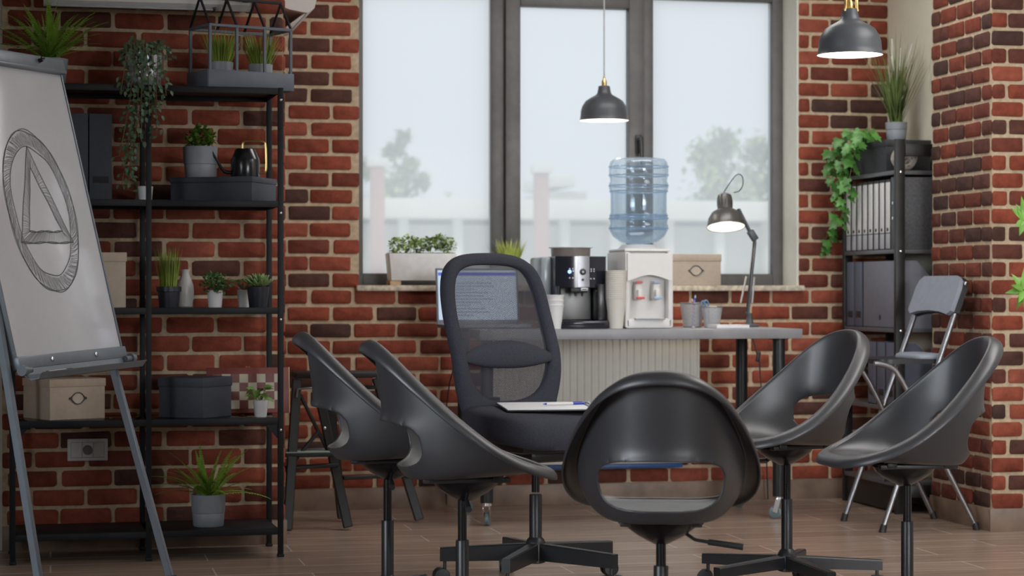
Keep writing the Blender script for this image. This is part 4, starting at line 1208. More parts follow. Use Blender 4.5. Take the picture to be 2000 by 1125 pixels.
m = MB(); n = int(rw / .0333); xs = []
for i in range(n):
    a = -rw / 2 + rw * i / n; p_ = rw / n
    xs += [(a, -.030), (a + p_ * .30, -.030), (a + p_ * .40, -.024), (a + p_ * .62, -.024), (a + p_ * .72, -.030)]
xs.append((rw / 2, -.030))
outl = xs + [(rw / 2, -.005), (-rw / 2, -.005)]
m.prism(outl, .02, rh - .02)
m.build('front_panel', M_RAD, rd, sharp=20)
m = MB(); m.box((0, .0, rh - .012), (rw, .066, .024), .004); m.build('top_grille', M_RAD, rd)
m = MB(); m.box((0, -.002, .010), (rw, .058, .020), .003); m.box((0, .012, rh / 2), (rw - .01, .03, rh - .04), .002); m.build('back_panel', M_RAD, rd)
for x in (-rw * .36, rw * .36):
    m = MB(); m.box((x, .045, rh * .5), (.05, .046, rh * .6), .002); m.build('bracket', M_RAD, rd)
bq = atY(1070, 911, 9.38); bw = atY(1332, 911, 9.38).x - bq.x
m = MB(); m.box((bq.x + bw / 2 - rd.location.x, -.012, -.012), (bw, .045, .020), .002); m.build('blue_edge_strip', M_BLUE, rd)

# laptop
lq = atY(938, 630, 9.06)
lt = thing('laptop', 'open grey laptop with lit screen on the desk behind the office chair', 'laptop', (lq.x, 8.98, DZ + .0005), R(0))
LWD = atY(1020, 600, 9.1).x - atY(859, 600, 9.1).x
m = MB(); m.box((0, .0, .010), (LWD, .24, .016), .004); m.box((0, -.03, .0185), (LWD * .3, .07, .001), .0004); m.build('base', mat('grey_laptop_shell', (.20, .21, .24), .4, .3), lt)
m = MB()
for i in range(5): m.box((0, .08 - i * .019, .0190), (LWD * .86, .015, .002), .0006)
m.build('keyboard', M_DARKPL, lt)
scr = bpy.data.objects.new('screen', None)
HS = .252; tl = R(-10)
def sp(x, z, d): return (x, .118 + z * math.sin(-tl) * 1 - d * math.cos(tl), .016 + z * math.cos(tl) + d * math.sin(tl) * -1 * 0)
TM = Matrix.Translation((0, .118, .016)) @ Matrix.Rotation(tl, 4, 'X')
m = MB(); m.box((0, .004, HS / 2), (LWD, .008, HS), .003, M=TM); lid = m.build('lid', mat('grey_laptop_shell', (.20, .21, .24), .4, .3), lt)
def panel(name, x0, x1, z0, z1, d, m_, par):
    m = MB(); m.box(((x0 + x1) / 2, -d, (z0 + z1) / 2), (x1 - x0, .0012, z1 - z0), M=TM); return m.build(name, m_, par, smooth=False)
hw = LWD / 2
panel('display', -hw + .009, hw - .009, .020, HS - .010, .0006, mat('lit_blue_white_screen', (.36, .44, .52), .3, emit=(.40, .50, .64, .68)), lid)
panel('title_bar', -hw + .011, hw - .011, HS - .034, HS - .020, .0016, mat('lit_blue_bar', (.06, .08, .35), .3, emit=(.06, .09, .45, .8)), lid)
m = MB()
for i in range(11):
    wln = rnd.uniform(.12, .26)
    m.box((-hw + .03 + wln / 2, -.0016, .04 + i * .0145), (wln, .0012, .0035), M=TM)
m.build('text_lines', mat('grey_screen_text', (.18, .21, .34), .4, emit=(.2, .24, .42, .5)), lid, smooth=False)

# coffee machine
cq = atY(1134, 640, 8.85); ck_ = mpp(1134, 8.85)
cm = thing('coffee_machine', 'black espresso machine with blue lit button on the desk', 'coffee machine', (cq.x, 8.85, DZ + .0005))
W = 102 * ck_; H_ = 143 * ck_
D = .33
m = MB()
m.box((0, D / 2 + .06, H_ * .46), (W * .96, D - .12, H_ * .90), .012)
m.build('body', mat('black_plastic_casing', (.014, .014, .016), .3, spec=.5), cm)
m = MB(); arc = [(-W / 2 + W * k / 14, -.018 * math.sin(PI * k / 14)) for k in range(15)]
m.prism(arc + [(W / 2, .12), (-W / 2, .12)], H_ * .56, H_ * .985); m.build('control_head', mat('gloss_black_front', (.012, .013, .022), .12, spec=.6), cm, sharp=30)
m = MB(); sw = [(-W * .075 + W * .23 * k / 6 - 0, -.0195 * math.sin(PI * (.5 + (-.075 + .23 * k / 6))) - .0005) for k in range(7)]
m.prism(sw + [(W * .155, .02), (-W * .075, .02)], H_ * .565, H_ * .988); m.build('chrome_strip', mat('satin_chrome', (.27, .27, .29), .34, .8), cm)
m = MB(); m.box((0, .01, H_ * .055), (W * 1.0, .15, H_ * .11), .008); m.box((0, -.025, H_ * .075), (W * .80, .09, H_ * .05), .006); m.build('drip_tray', mat('gloss_black_front', (.012, .013, .022), .12), cm)
m = MB(); m.box((-W * .02, .072, H_ * .34), (W * .60, .008, H_ * .44), .002); m.build('back_plate', mat('dark_steel_plate', (.24, .24, .235), .4, .4), cm)
for bxx in ((-W * .47, .03, H_ * .33, W * .06, .12, H_ * .50), (W * .40, .03, H_ * .36, W * .20, .12, H_ * .50)):
    m = MB(); m.box(bxx[:3], bxx[3:], .006); m.build('side_column', mat('black_plastic_casing', (.014, .014, .016), .3), cm)
m = MB(); m.box((-W * .04, .01, H_ * .525), (W * .34, .05, H_ * .07), .006)
for dx in (-.10, .03): m.lathe([(.004, -.016), (.006, 0)], (W * dx, .0, H_ * .49), 12)
m.build('spout', M_DARKPL, cm)
m = MB(); m.box((W * .05, -.022, H_ * .535), (W * .145, .006, H_ * .042), .004); m.build('badge', mat('pale_badge', (.55, .6, .62), .3, .3), cm)
m = MB(); m.box((W * .045, -.0255, H_ * .535), (W * .085, .002, H_ * .012), .0006); m.build('badge_mark', M_DARKPL, cm)
def dot(x, z, r_, m_, nm, y=-.0205):
    m = MB(); m.lathe([(r_, 0), (r_, .003), (r_ * .8, .004)], (0, 0, 0), 16, Matrix.Translation((W * x, y, H_ * z)) @ Matrix.Rotation(R(90), 4, 'X')); return m.build(nm, m_, cm)
WB = mat('white_button_mark', (.6, .62, .66), .4)
dot(-.235, .775, .0075, mat('blue_button_light', (.2, .3, 1), .3, emit=(.12, .25, 1, 6)), 'power_button', -.0155)
for x, z in ((-.235, .815), (-.17, .815), (-.165, .785), (-.235, .69), (-.17, .69)): dot(x, z, .0032, WB, 'button', -.0158)
for x, z in ((.19, .81), (.245, .81), (.185, .68), (.245, .68), (.19, .782), (.245, .782)): dot(x, z, .0032, WB, 'button', -.0155)
dot(.02, .772, .0145, M_DARKPL, 'dial', -.0195); dot(.02, .772, .0045, WB, 'dial_mark', -.0235); dot(.02, .665, .006, M_DARKPL, 'key_slot', -.0195)
m = MB(); m.tube([(W * .30, -.01, H_ * .52), (W * .37, -.018, H_ * .46)], .004, 8); m.build('steam_knob', M_BRASS, cm)
m = MB(); m.tube([(W * .38, -.02, H_ * .40), (W * .375, -.022, H_ * .28)], .0065, 10); m.build('frother_tube', mat('satin_white_tube', (.6, .6, .62), .3), cm)
m = MB(); m.box((W * .42, -.012, H_ * .035), (W * .12, .03, H_ * .028), .003); m.build('red_tag', mat('red_tag', (.45, .05, .05), .5), cm)
m = MB(); m.lathe([(.085, H_ * .985), (.086, H_ * .99), (.088, H_ * 1.105)], (-W * .02, .16, 0), 32); m.build('bean_hopper', mat('smoked_hopper', (.26, .22, .20), .25), cm)
m = MB(); m.lathe([(.096, H_ * 1.106), (.098, H_ * 1.112), (.096, H_ * 1.120), (.05, H_ * 1.124)], (-W * .02, .16, 0), 32); m.build('hopper_lid', mat('pale_lid', (.50, .55, .57), .25), cm)
m = MB(); m.box((-W * .60, .18, H_ * .70), (W * .22, .22, H_ * .56), .012); m.build('water_tank', mat('grey_tank', (.30, .34, .36), .25), cm)

# cups: nested stacks
def cup_proto(rt, rb, h, label, group, loc, m_):
    t = thing('paper_cup', label, 'cup', loc, 0, group)
    m = MB(); m.lathe([(.001, .004), (rb - .001, .004), (rb, 0), (rt, h)], n=28, caps=(True, False)); m.build('wall', m_, t)
    m = MB(); m.tube([(rt * math.cos(2 * PI * k / 28), rt * math.sin(2 * PI * k / 28), h) for k in range(28)], .0018, 6, True); m.build('rim', m_, t)
    return t
M_CUP = mat('ivory_paper_cup', (.66, .63, .57), .6, var=.02)
q = atY(1203, 642, 8.80); k_ = mpp(1203, 8.80)
g1 = 'ivory paper cups nested beside the water dispenser'
c0 = cup_proto(20 * k_, 13.5 * k_, 60 * k_, 'ivory paper cup nested in the tall stack beside the water dispenser', g1, (q.x, 8.80, DZ + .0005), M_CUP)
for i in range(1, 15): dup(c0, (q.x, 8.80, DZ + .0005 + i * 3.75 * k_))
q = atY(1084, 640, 8.80)
g2 = 'white foam cups nested beside the office chair back'
c0 = cup_proto(17 * k_, 12 * k_, 46 * k_, 'white foam cup nested in the short stack beside the coffee machine', g2, (q.x, 8.80, DZ + .0005), mat('white_foam_cup', (.74, .74, .73), .6, var=.02))
for i in range(1, 3): dup(c0, (q.x, 8.80, DZ + .0005 + i * 9.5 * k_))

def mat_tint(name, clear, body, f0, f1):
    m = bpy.data.materials.new(name); m.use_nodes = True
    nt = m.node_tree; n = nt.nodes; n.remove(n['Principled BSDF']); out = n['Material Output']
    t = n.new('ShaderNodeBsdfTransparent'); t.inputs[0].default_value = clear + (1,)
    tr = n.new('ShaderNodeBsdfTranslucent'); tr.inputs[0].default_value = body + (1,)
    g = n.new('ShaderNodeBsdfGlossy'); g.inputs['Roughness'].default_value = .08; g.inputs[0].default_value = (.8, .9, 1, 1)
    b = n.new('ShaderNodeMixShader'); b.inputs[0].default_value = .3
    nt.links.new(tr.outputs[0], b.inputs[1]); nt.links.new(g.outputs[0], b.inputs[2])
    lw = n.new('ShaderNodeLayerWeight'); lw.inputs[0].default_value = .5
    mr = n.new('ShaderNodeMapRange'); mr.inputs[3].default_value = f0; mr.inputs[4].default_value = f1
    nt.links.new(lw.outputs['Facing'], mr.inputs[0])
    a = n.new('ShaderNodeMixShader'); nt.links.new(mr.outputs[0], a.inputs[0])
    nt.links.new(t.outputs[0], a.inputs[1]); nt.links.new(b.outputs[0], a.inputs[2])
    nt.links.new(a.outputs[0], out.inputs['Surface'])
    return m
# water dispenser and bottle
wq = atY(1267, 642, 8.80); k_ = mpp(1267, 8.80)
W, H_ = 98 * k_, 151 * k_
wd_ = thing('water_dispenser', 'white tabletop water dispenser with red and blue taps on the desk', 'water dispenser', (wq.x, 8.80, DZ + .0005))
m = MB(); D = .30
m.box((0, D / 2 + .02, H_ / 2), (W, D - .04, H_), .012)
for s_ in (-1, 1): m.box((s_ * W * .445, .02, H_ * .5), (W * .11, .06, H_ * .98), .008)
m.box((0, .02, H_ * .065), (W * .96, .06, H_ * .13), .008)
lo = [(-W * .46, H_ * .97), (-W * .46, H_ * .62)] + [(-W * .40 + W * .80 * k / 12, H_ * (.625 + .065 * math.sin(PI * k / 12))) for k in range(13)] + [(W * .46, H_ * .62), (W * .46, H_ * .97)]
m.prism([(x, y) for x, y in lo], -.010, .050, Matrix(((1, 0, 0, 0), (0, 0, -1, .03), (0, 1, 0, 0), (0, 0, 0, 1))))
m.build('casing', M_WHITE, wd_)
m = MB(); m.box((0, -.008, H_ * .125), (W * .62, .05, .006), .002); m.build('drip_grille', mat('grey_white_plastic', (.42, .43, .46), .4), wd_)
m = MB(); m.box((0, D / 2, H_ + .005), (W * .96, D - .03, .012), .005); m.lathe([(.095, H_ + .010), (.075, H_ + .030), (.055, H_ + .032)], (0, D / 2 + .01, 0), 28); m.build('bottle_collar', M_WHITE, wd_)
RED = mat('red_tap', (.62, .10, .09), .4); BLU = mat('blue_tap', (.35, .50, .64), .4); CLR = mat('clear_tap_body', (.70, .68, .65), .3)
for x, mm, nm in ((-.20, RED, 'hot_tap'), (.165, BLU, 'cold_tap')):
    m = MB(); m.box((W * x, .020, H_ * .475), (.036, .045, .072), .010); m.box((W * x, -.010, H_ * .44), (.022, .03, .045), .006); tp = m.build(nm, CLR, wd_)
    m = MB(); m.box((W * x, -.004, H_ * .60), (.030, .012, .010), .003); m.box((W * x, -.024, H_ * .395), (.038, .010, .011), .003); m.build('tap_lever', mm, tp)
for x, mm in ((-.045, RED), (.03, mat('green_indicator', (.2, .4, .25), .4))):
    m = MB(); m.box((W * x, .0285 - .0, H_ * .80), (.005, .0015, .008), .0005, M=Matrix.Translation((0, .0005, 0))); m.build('indicator_light', mm, wd_)
bt = thing('water_bottle', 'large clear blue water bottle standing upside down on the dispenser', 'bottle', (wq.x, 8.80 + D / 2 + .01, DZ + .0005 + H_ + .033))
kb = mpp(1243, 8.96); RB = 58 * kb; HB = (478 - 310) * kb
pr = [(.030, -.012), (.034, 0)]
pr += [(RB * .62, HB * .03), (RB * .86, HB * .09), (RB * .965, HB * .15), (RB * 1.0, HB * .185), (RB * .99, HB * .22), (RB * .955, HB * .245), (RB * .97, HB * .275), (RB * .995, HB * .30), (RB * .97, HB * .335)]
pr += [(RB * .945, HB * .37), (RB * .945, HB * .58), (RB * .97, HB * .615), (RB * 1.0, HB * .66), (RB * 1.0, HB * .70), (RB * .955, HB * .735), (RB * .97, HB * .77), (RB * 1.0, HB * .80), (RB * 1.0, HB * .90), (RB * .96, HB * .955), (RB * .86, HB * .99), (RB * .60, HB), (.002, HB * .985)]
m = MB(); m.lathe(pr, (0, 0, 0), 48, caps=(True, True)); m.build('bottle', mat_tint('blue_tinted_plastic', (.93, .97, 1.0), (.66, .77, .88), .10, .65), bt, sharp=80)
for zf in (.185, .30, .335, .615, .68, .80, .90):
    m = MB(); rr_ = RB * .992 if zf not in (.335, .615) else RB * .968
    m.tube([(rr_ * math.cos(2 * PI * k / 48), rr_ * math.sin(2 * PI * k / 48), HB * zf) for k in range(48)], .0035, 8, True); m.build('rib', mat_tint('rib_plastic_%d' % int(zf * 1000), (.87, .93, .98), (.60, .72, .85), .30, .70), bt)
def polyr(z):
    for (r0, z0), (r1, z1) in zip(pr, pr[1:]):
        if z0 <= z <= z1: return (r0 + (r1 - r0) * (z - z0) / max(1e-6, z1 - z0))
    return RB * .9
zl = HB * .60
m = MB(); m.lathe([(max(.005, polyr(zl * k / 30) - .004), zl * k / 30) for k in range(31)], (0, 0, 0), 48)
m.build('water', mat_tint('still_water', (.945, .975, .998), (.62, .74, .86), .04, .22), bt, sharp=80)

# pen cups, pens, notepad
M_WIRE = mat_mesh('silver_wire_mesh', (.42, .43, .45), .0035, .45)
def pencup(px0, px1, ptop, Y, label):
    k_ = mpp((px0 + px1) / 2, Y); q = atY((px0 + px1) / 2, 640, Y); w = (px1 - px0) * k_; base_y = HY + (EYE - DZ) / k_ 
    h = (base_y - ptop) * k_
    t = thing('pen_cup', label, 'pen cup', (q.x, Y, DZ + .0005), 0, 'wire mesh pen cups')
    m = MB(); m.lathe([(w * .36, .002), (w * .5, h - .003)], n=28, caps=(False, False)); m.build('mesh_wall', M_WIRE, t, normals=False)
    m = MB(); m.tube([(w * .5 * math.cos(2 * PI * k / 28), w * .5 * math.sin(2 * PI * k / 28), h - .003) for k in range(28)], .0028, 8, True); m.build('rim', M_STEEL, t)
    m = MB(); m.lathe([(w * .37, 0), (w * .37, .004)], n=28); m.build('base', M_STEEL, t)
    return q, w, h
qa = pencup(1328, 1376, 591, 9.02, 'taller silver wire mesh pen cup holding pens, nearer the dispenser')
qb = pencup(1370, 1411, 598, 8.93, 'shorter silver wire mesh pen cup beside the white notepad')
for (Q, dx, tilt, L, col, nm, lb) in ((qa, -.004, .10, .128, (.05, .10, .55), 'pen', 'blue capped pen standing in the taller mesh cup'), (qa, .010, -.12, .112, (.55, .06, .06), 'pen', 'red pen standing in the taller mesh cup'),
                                       (qa, .004, .02, .108, (.05, .10, .42), 'pen', 'dark blue pen leaning in the taller mesh cup')):
    t = thing(nm, lb, 'pen', (Q[0].x + dx, Q[0].y - .008, DZ + .006), 0, 'pens in the mesh cup')
    t.rotation_euler = (.06, tilt, 0)
    m = MB(); m.tube([(0, 0, .002), (0, 0, L)], .004, 10); m.build('barrel', mat('pen_plastic_%d' % int(col[0] * 100 + col[2] * 1000), col, .35), t)
    m = MB(); m.tube([(0, 0, L), (0, 0, L + .012)], [.004, .0025], 10); m.build('cap_end', WB, t)
t = thing('scissors', 'blue-handled scissors standing in the shorter mesh cup', 'scissors', (qb[0].x - .008, qb[0].y, DZ + .020)); t.rotation_euler = (0, -.28, 0)
m = MB(); m.box((0, 0, .035), (.012, .002, .075), .0008); m.build('blade', M_STEEL, t)
for s_ in (-1, 1):
    m = MB(); m.tube([(s_ * .007 + .009 * math.cos(2 * PI * k / 20), 0, .088 + .016 * math.sin(2 * PI * k / 20)) for k in range(20)], .0035, 8, True); m.build('handle', mat('steel_blue_plastic', (.12, .22, .36), .35), t)
q = atY(1424, 640, 8.75)
t = thing('notepad', 'white notepad lying on the desk in front of the lamp', 'notepad', (q.x, 8.76, DZ + .0005), R(4))
m = MB(); m.box((0, 0, .007), (.152, .11, .0125), .001); m.build('pages', M_PAPER, t)
m = MB(); m.box((0, .0005, .0148), (.154, .112, .0022), .0008); m.build('cover', mat('white_card', (.78, .78, .78), .5), t)

# desk lamp with springs
YD = 9.08
lb_ = atY(1467, 640, YD)
dl = thing('desk_lamp', 'dark grey spring-arm desk lamp, lit, clamped near the right end of the desk', 'desk lamp', (lb_.x, YD, DZ + .0005))
def lp_(px_, py_, dy=0): p = atY(px_, py_, YD); return Vector((p.x - lb_.x, dy, p.z - DZ))
m = MB(); m.box((0, 0, .006), (.058, .055, .012), .003); m.lathe([(.020, .012), (.016, .03), (.010, lp_(1464, 612).z)], (lp_(1464, 615).x, 0, 0), 16)
m.build('base', M_SHADE, dl)
pA, pB, pC = lp_(1460, 612), lp_(1474, 472), lp_(1467, 450)
m = MB()
for y in (-.012, .012): m.bar(pA + Vector((0, y, 0)), pB + Vector((0, y, 0)), .009, .006, .001, up=(0, 1, 0))
m.tube([pA + Vector((0, -.02, 0)), pA + Vector((0, .02, 0))], .006, 10); m.build('lower_arm', M_SHADE, dl)
for i, (a, b) in enumerate(((( 1460, 540), (1449, 592)), ((1471, 541), (1467, 592)))):
    m = MB(); m.tube([lp_(*a, -.016 if i else .016), lp_(*b, -.016 if i else .016)], .0048, 8); m.build('spring', mat('pale_spring_steel', (.55, .53, .50), .35, .6), dl)
m = MB(); pE = lp_(1442, 408)
for y in (-.010, .010): m.bar(pB + Vector((0, y, 0)), pE + Vector((0, y, 0)), .010, .006, .001, up=(0, 1, 0))
m.box(tuple(lp_(1470, 460)), (.028, .034, .050), .004, Matrix.Rotation(R(-34), 3, 'Y')); m.build('upper_arm', M_SHADE, dl)
ks = mpp(1420, YD); S0 = lp_(1418, 444)
AX = Matrix.Translation(S0) @ Matrix.Rotation(R(-15), 4, 'X') @ Matrix.Rotation(R(2), 4, 'Y')
rs = 37.5 * ks
pr = [(rs, 0), (rs * .985, .010), (rs * .90, .042), (rs * .72, .068), (rs * .46, .082), (rs * .40, .086), (rs * .40, .135), (rs * .36, .150), (rs * .22, .158), (.004, .160)]
m = MB(); m.lathe(pr, (0, 0, 0), 40, AX, caps=(False, True)); sd_ = m.build('shade', mat('lamp_shade_grey', (.11, .105, .10), .32, .3), dl)
m = MB(); m.lathe([(rs * .97, .002), (rs * .965, .010), (rs * .88, .040), (rs * .70, .064), (.01, .070)], (0, 0, 0), 40, AX, caps=(False, True)); m.build('shade_lining', mat('lamp_lining', (.8, .78, .68), .5, emit=(1, .95, .84, .6)), sd_)
m = MB()
for k in range(14):
    a = 2 * PI * k / 14; m.box((rs * .402 * math.cos(a), rs * .402 * math.sin(a), .113), (.0016, .0035, .026), .0005, Matrix.Rotation(a, 3, 'Z'), M=AX)
m.build('vent', M_DARKPL, sd_)
m = MB(); m.lathe([(.012, .060), (.022, .045), (.030, .028), (.022, .014), (.006, .008)], (0, 0, 0), 24, AX); m.build('bulb', M_BULB, sd_)
m = MB(); m.tube(catmull([AX @ Vector((0, 0, .158)), AX @ Vector((.004, 0, .175)), lp_(1437, 343), lp_(1449, 344), lp_(1451, 360), lp_(1444, 373), lp_(1433, 376)], 8), .0022, 6)
m.build('cord', M_DARKPL, dl)
lgt = bpy.data.lights.new('desk_lamp_light', 'SPOT'); lgt.energy = 5; lgt.color = (1, .88, .68); lgt.spot_size = R(125); lgt.spot_blend = .6; lgt.shadow_soft_size = .03
lo_ = bpy.data.objects.new('desk_lamp_light', lgt); COL.objects.link(lo_); lo_.location = Vector((lb_.x, YD, DZ)) + AX @ Vector((0, 0, .004))
# cords below the desk
def cord(label, pts, r_, sw=None):
    t = thing('power_cord', label, 'cord', pts[0], 0)
    o = Vector(pts[0]); m = MB(); m.tube(catmull([Vector(p) - o for p in pts], 8), r_, 6); m.build('wire', M_DARKPL, t)
    if sw is not None:
        m = MB(); m.box(tuple(Vector(sw) - o), (.018, .014, .050), .005, Matrix.Rotation(R(12), 3, 'Y')); m.build('inline_switch', M_DARKPL, t)
def cp(px_, py_, Y): return tuple(atY(px_, py_, Y))
YC = 9.34
cord('black lamp cord with inline switch hanging below the right end of the desk', [cp(1466, 655, YC), cp(1473, 668, YC), cp(1478, 690, YC), cp(1483, 702, YC), cp(1485, 735, YC), cp(1490, 800, YC), cp(1496, 870, 9.42), cp(1500, 975, 9.44)], .0032, cp(1481, 697, YC))
cord('thin black cord hanging below the left end of the desk by the office chair', [cp(893, 655, YC), cp(890, 700, YC), cp(878, 750, YC), cp(872, 795, YC), cp(868, 850, YC), cp(872, 985, 9.42)], .0030)

# ------------------------------------------------------------------ window sill
YS = 9.53
q0, q1 = atY(760, 545, YS - .06), atY(892, 545, YS - .06)
k_ = mpp(826, YS)
t = thing('window_planter', 'long white planter of leafy herbs standing on wooden feet on the window sill', 'planter', ((q0.x + q1.x) / 2, YS, SILL))
W = q1.x - q0.x; h = 53 * k_
m = MB(); m.box((0, 0, .022 + h / 2), (W, .125, h), .004, taper=.93)
m.build('trough', mat('white_matt_planter', (.80, .79, .78), .55), t)
m = MB(); m.box((0, 0, .022 + h + .0005), (W - .012, .113, .004)); m.build('soil', M_SOIL, t)
for s_ in (-1, 1):
    m = MB(); m.box((s_ * W * .40, -.042, .011), (.050, .020, .022), .002); m.box((s_ * W * .40, .042, .011), (.050, .020, .022), .002); m.box((s_ * W * .40, 0, .017), (.040, .10, .008), .002); m.build('wooden_foot', M_WOODLT, t)
m = MB()
for cx_, cz_ in ((-.115, 0), (-.06, .012), (-.01, -.004), (.045, .006), (.09, .016), (.125, .002)):
    b = bush(150, .040, .038, .018, r2, .8, 7, .036); m.add([(x + cx_, y, z + .022 + h + cz_) for x, y, z in b.v], b.f)
m.build('foliage', mat('bright_herb_leaf', (.38, .50, .18), .5, var=.6, scale=18), t, normals=False)
q = atY(995, 540, YS); k_ = mpp(995, YS)
t = thing('grass_planter', 'white square planter of yellow-green grass on the sill behind the office chair', 'planter', (atY(1012, 540, YS).x, YS, SILL))
m = MB()
pw = 92 * k_
for (cx_, cy_, w_, d_) in ((0, -.055, pw, .006), (0, .055, pw, .006), (-pw / 2, 0, .006, .116), (pw / 2, 0, .006, .116)): m.box((cx_, cy_, .052), (w_ + .006, d_, .104), .002)
m.box((0, 0, .004), (pw, .11, .008)); m.build('pot', M_WHITEPOT, t)
m = MB(); m.box((0, 0, .050), (pw - .008, .104, .084)); m.build('soil', M_SOIL, t)
m = grass(110, .135, .75, r2, .045, .009, .35); m.v = [(x - .040, y * .6, z + .090) for x, y, z in m.v]; m.build('blades', M_LIME, t, normals=False)
q0, q1 = atY(1310, 560, 9.45), atY(1408, 560, 9.45)
W = q1.x - q0.x; k_ = mpp(1360, 9.45)
lidbox('storage_box', 'beige lidded box with oval label holder on the window sill beside the dispenser', ((q0.x + q1.x) / 2, 9.45 + .095, SILL), W, .19, 61 * k_, 0, M_BEIGE, 14 * k_, .003, None, (14.5 * k_, 9.5 * k_, 29 * k_))

# ------------------------------------------------------------------ pendant lamps
def pendant(px_, prim, half, zc, label, rods):
    c = atZ(px_, prim, zc); s = half * zc / FPX
    t = thing('pendant_lamp', label, 'pendant lamp', c, 0, 'dome pendant lamps')
    pr = [(1.0, 0), (1.012, .012), (.985, .045), (.965, .20), (.945, .42), (.89, .60), (.76, .80), (.60, .91), (.46, .985), (.34, 1.05), (.285, 1.12), (.255, 1.25), (.235, 1.40), (.20, 1.42)]
    m = MB(); m.lathe([(r_ * s, z * s) for r_, z in pr], n=56, caps=(False, True)); sd = m.build('shade', M_SHADE, t, sharp=50)
    m = MB(); m.lathe([(r_ * s * .985, z * s) for r_, z in pr[:-3] if z > .01] + [(.02 * s, 1.08 * s)], n=48, caps=(False, True)); m.build('shade_lining', M_SHADEIN, sd)
    m = MB(); m.lathe([(.10 * s, .78 * s), (.20 * s, .60 * s), (.27 * s, .40 * s), (.20 * s, .22 * s), (.02 * s, .16 * s)], n=28); m.build('bulb', M_BULB, sd)
    m = MB(); m.lathe([(.11 * s, 1.40 * s), (.11 * s, 1.60 * s), (.055 * s, 1.70 * s), (.05 * s, 1.78 * s)], n=20); m.build('brass_socket', M_BRASS, t)
    if rods:
        for k in range(3):
            a = 2 * PI * k / 3 + PI / 2; m = MB()
            m.tube([(.21 * s * math.cos(a), .21 * s * math.sin(a), 1.34 * s), (.205 * s * math.cos(a), .205 * s * math.sin(a), 1.75 * s), (.06 * s * math.cos(a), .06 * s * math.sin(a), 1.95 * s)], .055 * s, 10)
            m.lathe([(.05 * s, 1.33 * s), (.05 * s, 1.40 * s)], (.225 * s * math.cos(a), .225 * s * math.sin(a), 0), 10); m.build('brass_rod', M_BRASS, t)
    m = MB(); m.tube([(0, 0, 1.7 * s), (.0, 0, ZC - c.z - .03)], .0035, 8); m.build('cord', mat('pale_grey_cord', (.45, .46, .47), .6), t)
    m = MB(); m.lathe([(.05, ZC - c.z - .028), (.045, ZC - c.z - .001)], n=24); m.build('ceiling_rose', M_SHADE, t)
    l = bpy.data.lights.new('pendant_bulb', 'POINT'); l.energy = 2.2; l.color = (1, .93, .82); l.shadow_soft_size = .03
    o = bpy.data.objects.new('pendant_bulb', l); COL.objects.link(o); o.location = c + Vector((0, 0, .05 * s))
pendant(1180, 236, 48, 9.58, 'smaller-looking dark dome pendant lamp hanging in front of the window', False)
pendant(1660, 108, 64, 7.20, 'large dark dome pendant lamp with brass rods hanging before the right corner', True)

# ------------------------------------------------------------------ binder shelf in the right corner
BXF, BY0, BY1 = 3.666, 8.737, 9.385
bs = thing('bookcase', 'dark wood binder bookcase against the cream wall in the right corner', 'bookcase', (BXF, (BY0 + BY1) / 2, 0))
bcy = (BY0 + BY1) / 2
DB = XR - BXF - .012
for y in (BY0, BY1):
    s_ = 1 if y == BY0 else -1
    for x in (.022, DB - .022):
        m = MB(); m.box((x, y - bcy + s_ * .012, .834), (.044, .024, 1.668), .002); m.build('post', M_WOODDK, bs)
    for zz in (1.62, .10):
        m = MB(); m.box((DB / 2, y - bcy + s_ * .012, zz), (DB - .09, .022, .055), .002); m.build('side_rail', M_WOODDK, bs)
BZS = [.14, .475, .825, 1.178, 1.53]
for z in BZS:
    m = MB(); m.box((DB / 2, 0, z - .009), (DB - .004, BY1 - BY0 - .052, .018), .001); m.build('shelf_board', mat('dark_grey_board', (.10, .10, .105), .35), bs)
    m = MB(); m.lathe([(.0055, 0), (.0055, .002), (.002, .003)], (0, 0, 0), 10, Matrix.Translation((.024, BY0 - bcy - .001, z - .009)) @ Matrix.Rotation(R(90), 4, 'X')); m.build('screw', M_CHROME, bs)
m = MB(); m.box((.016, 0, .066), (.014, BY1 - BY0 - .05, .112), .001); m.build('plinth', M_WOODDK, bs)
def ypx(px_, X=BXF + .012): return atX(px_, 500, X).y
M_SPINE = mat('white_binder_spine', (.72, .71, .69), .5); M_BIND = mat('marbled_dark_board', (.030, .029, .030), .6, var=.7, scale=120)
z0 = BZS[3]
edges = [1637, 1655, 1664, 1678, 1689, 1700, 1711, 1723, 1735, 1749]
names = ['first lever-arch binder from the window end of the row, behind the ivy', 'second lever-arch binder from the window end of the row', 'third lever-arch binder from the window end of the row', 'fourth lever-arch binder from the window end of the row', 'fifth lever-arch binder from the window end of the row', 'sixth lever-arch binder from the window end of the row', 'seventh lever-arch binder from the window end of the row', 'eighth lever-arch binder, last with a white spine']
n_b = 8
ya, yb = BY1 - .030, BY0 + .075
pit = (ya - yb) / n_b
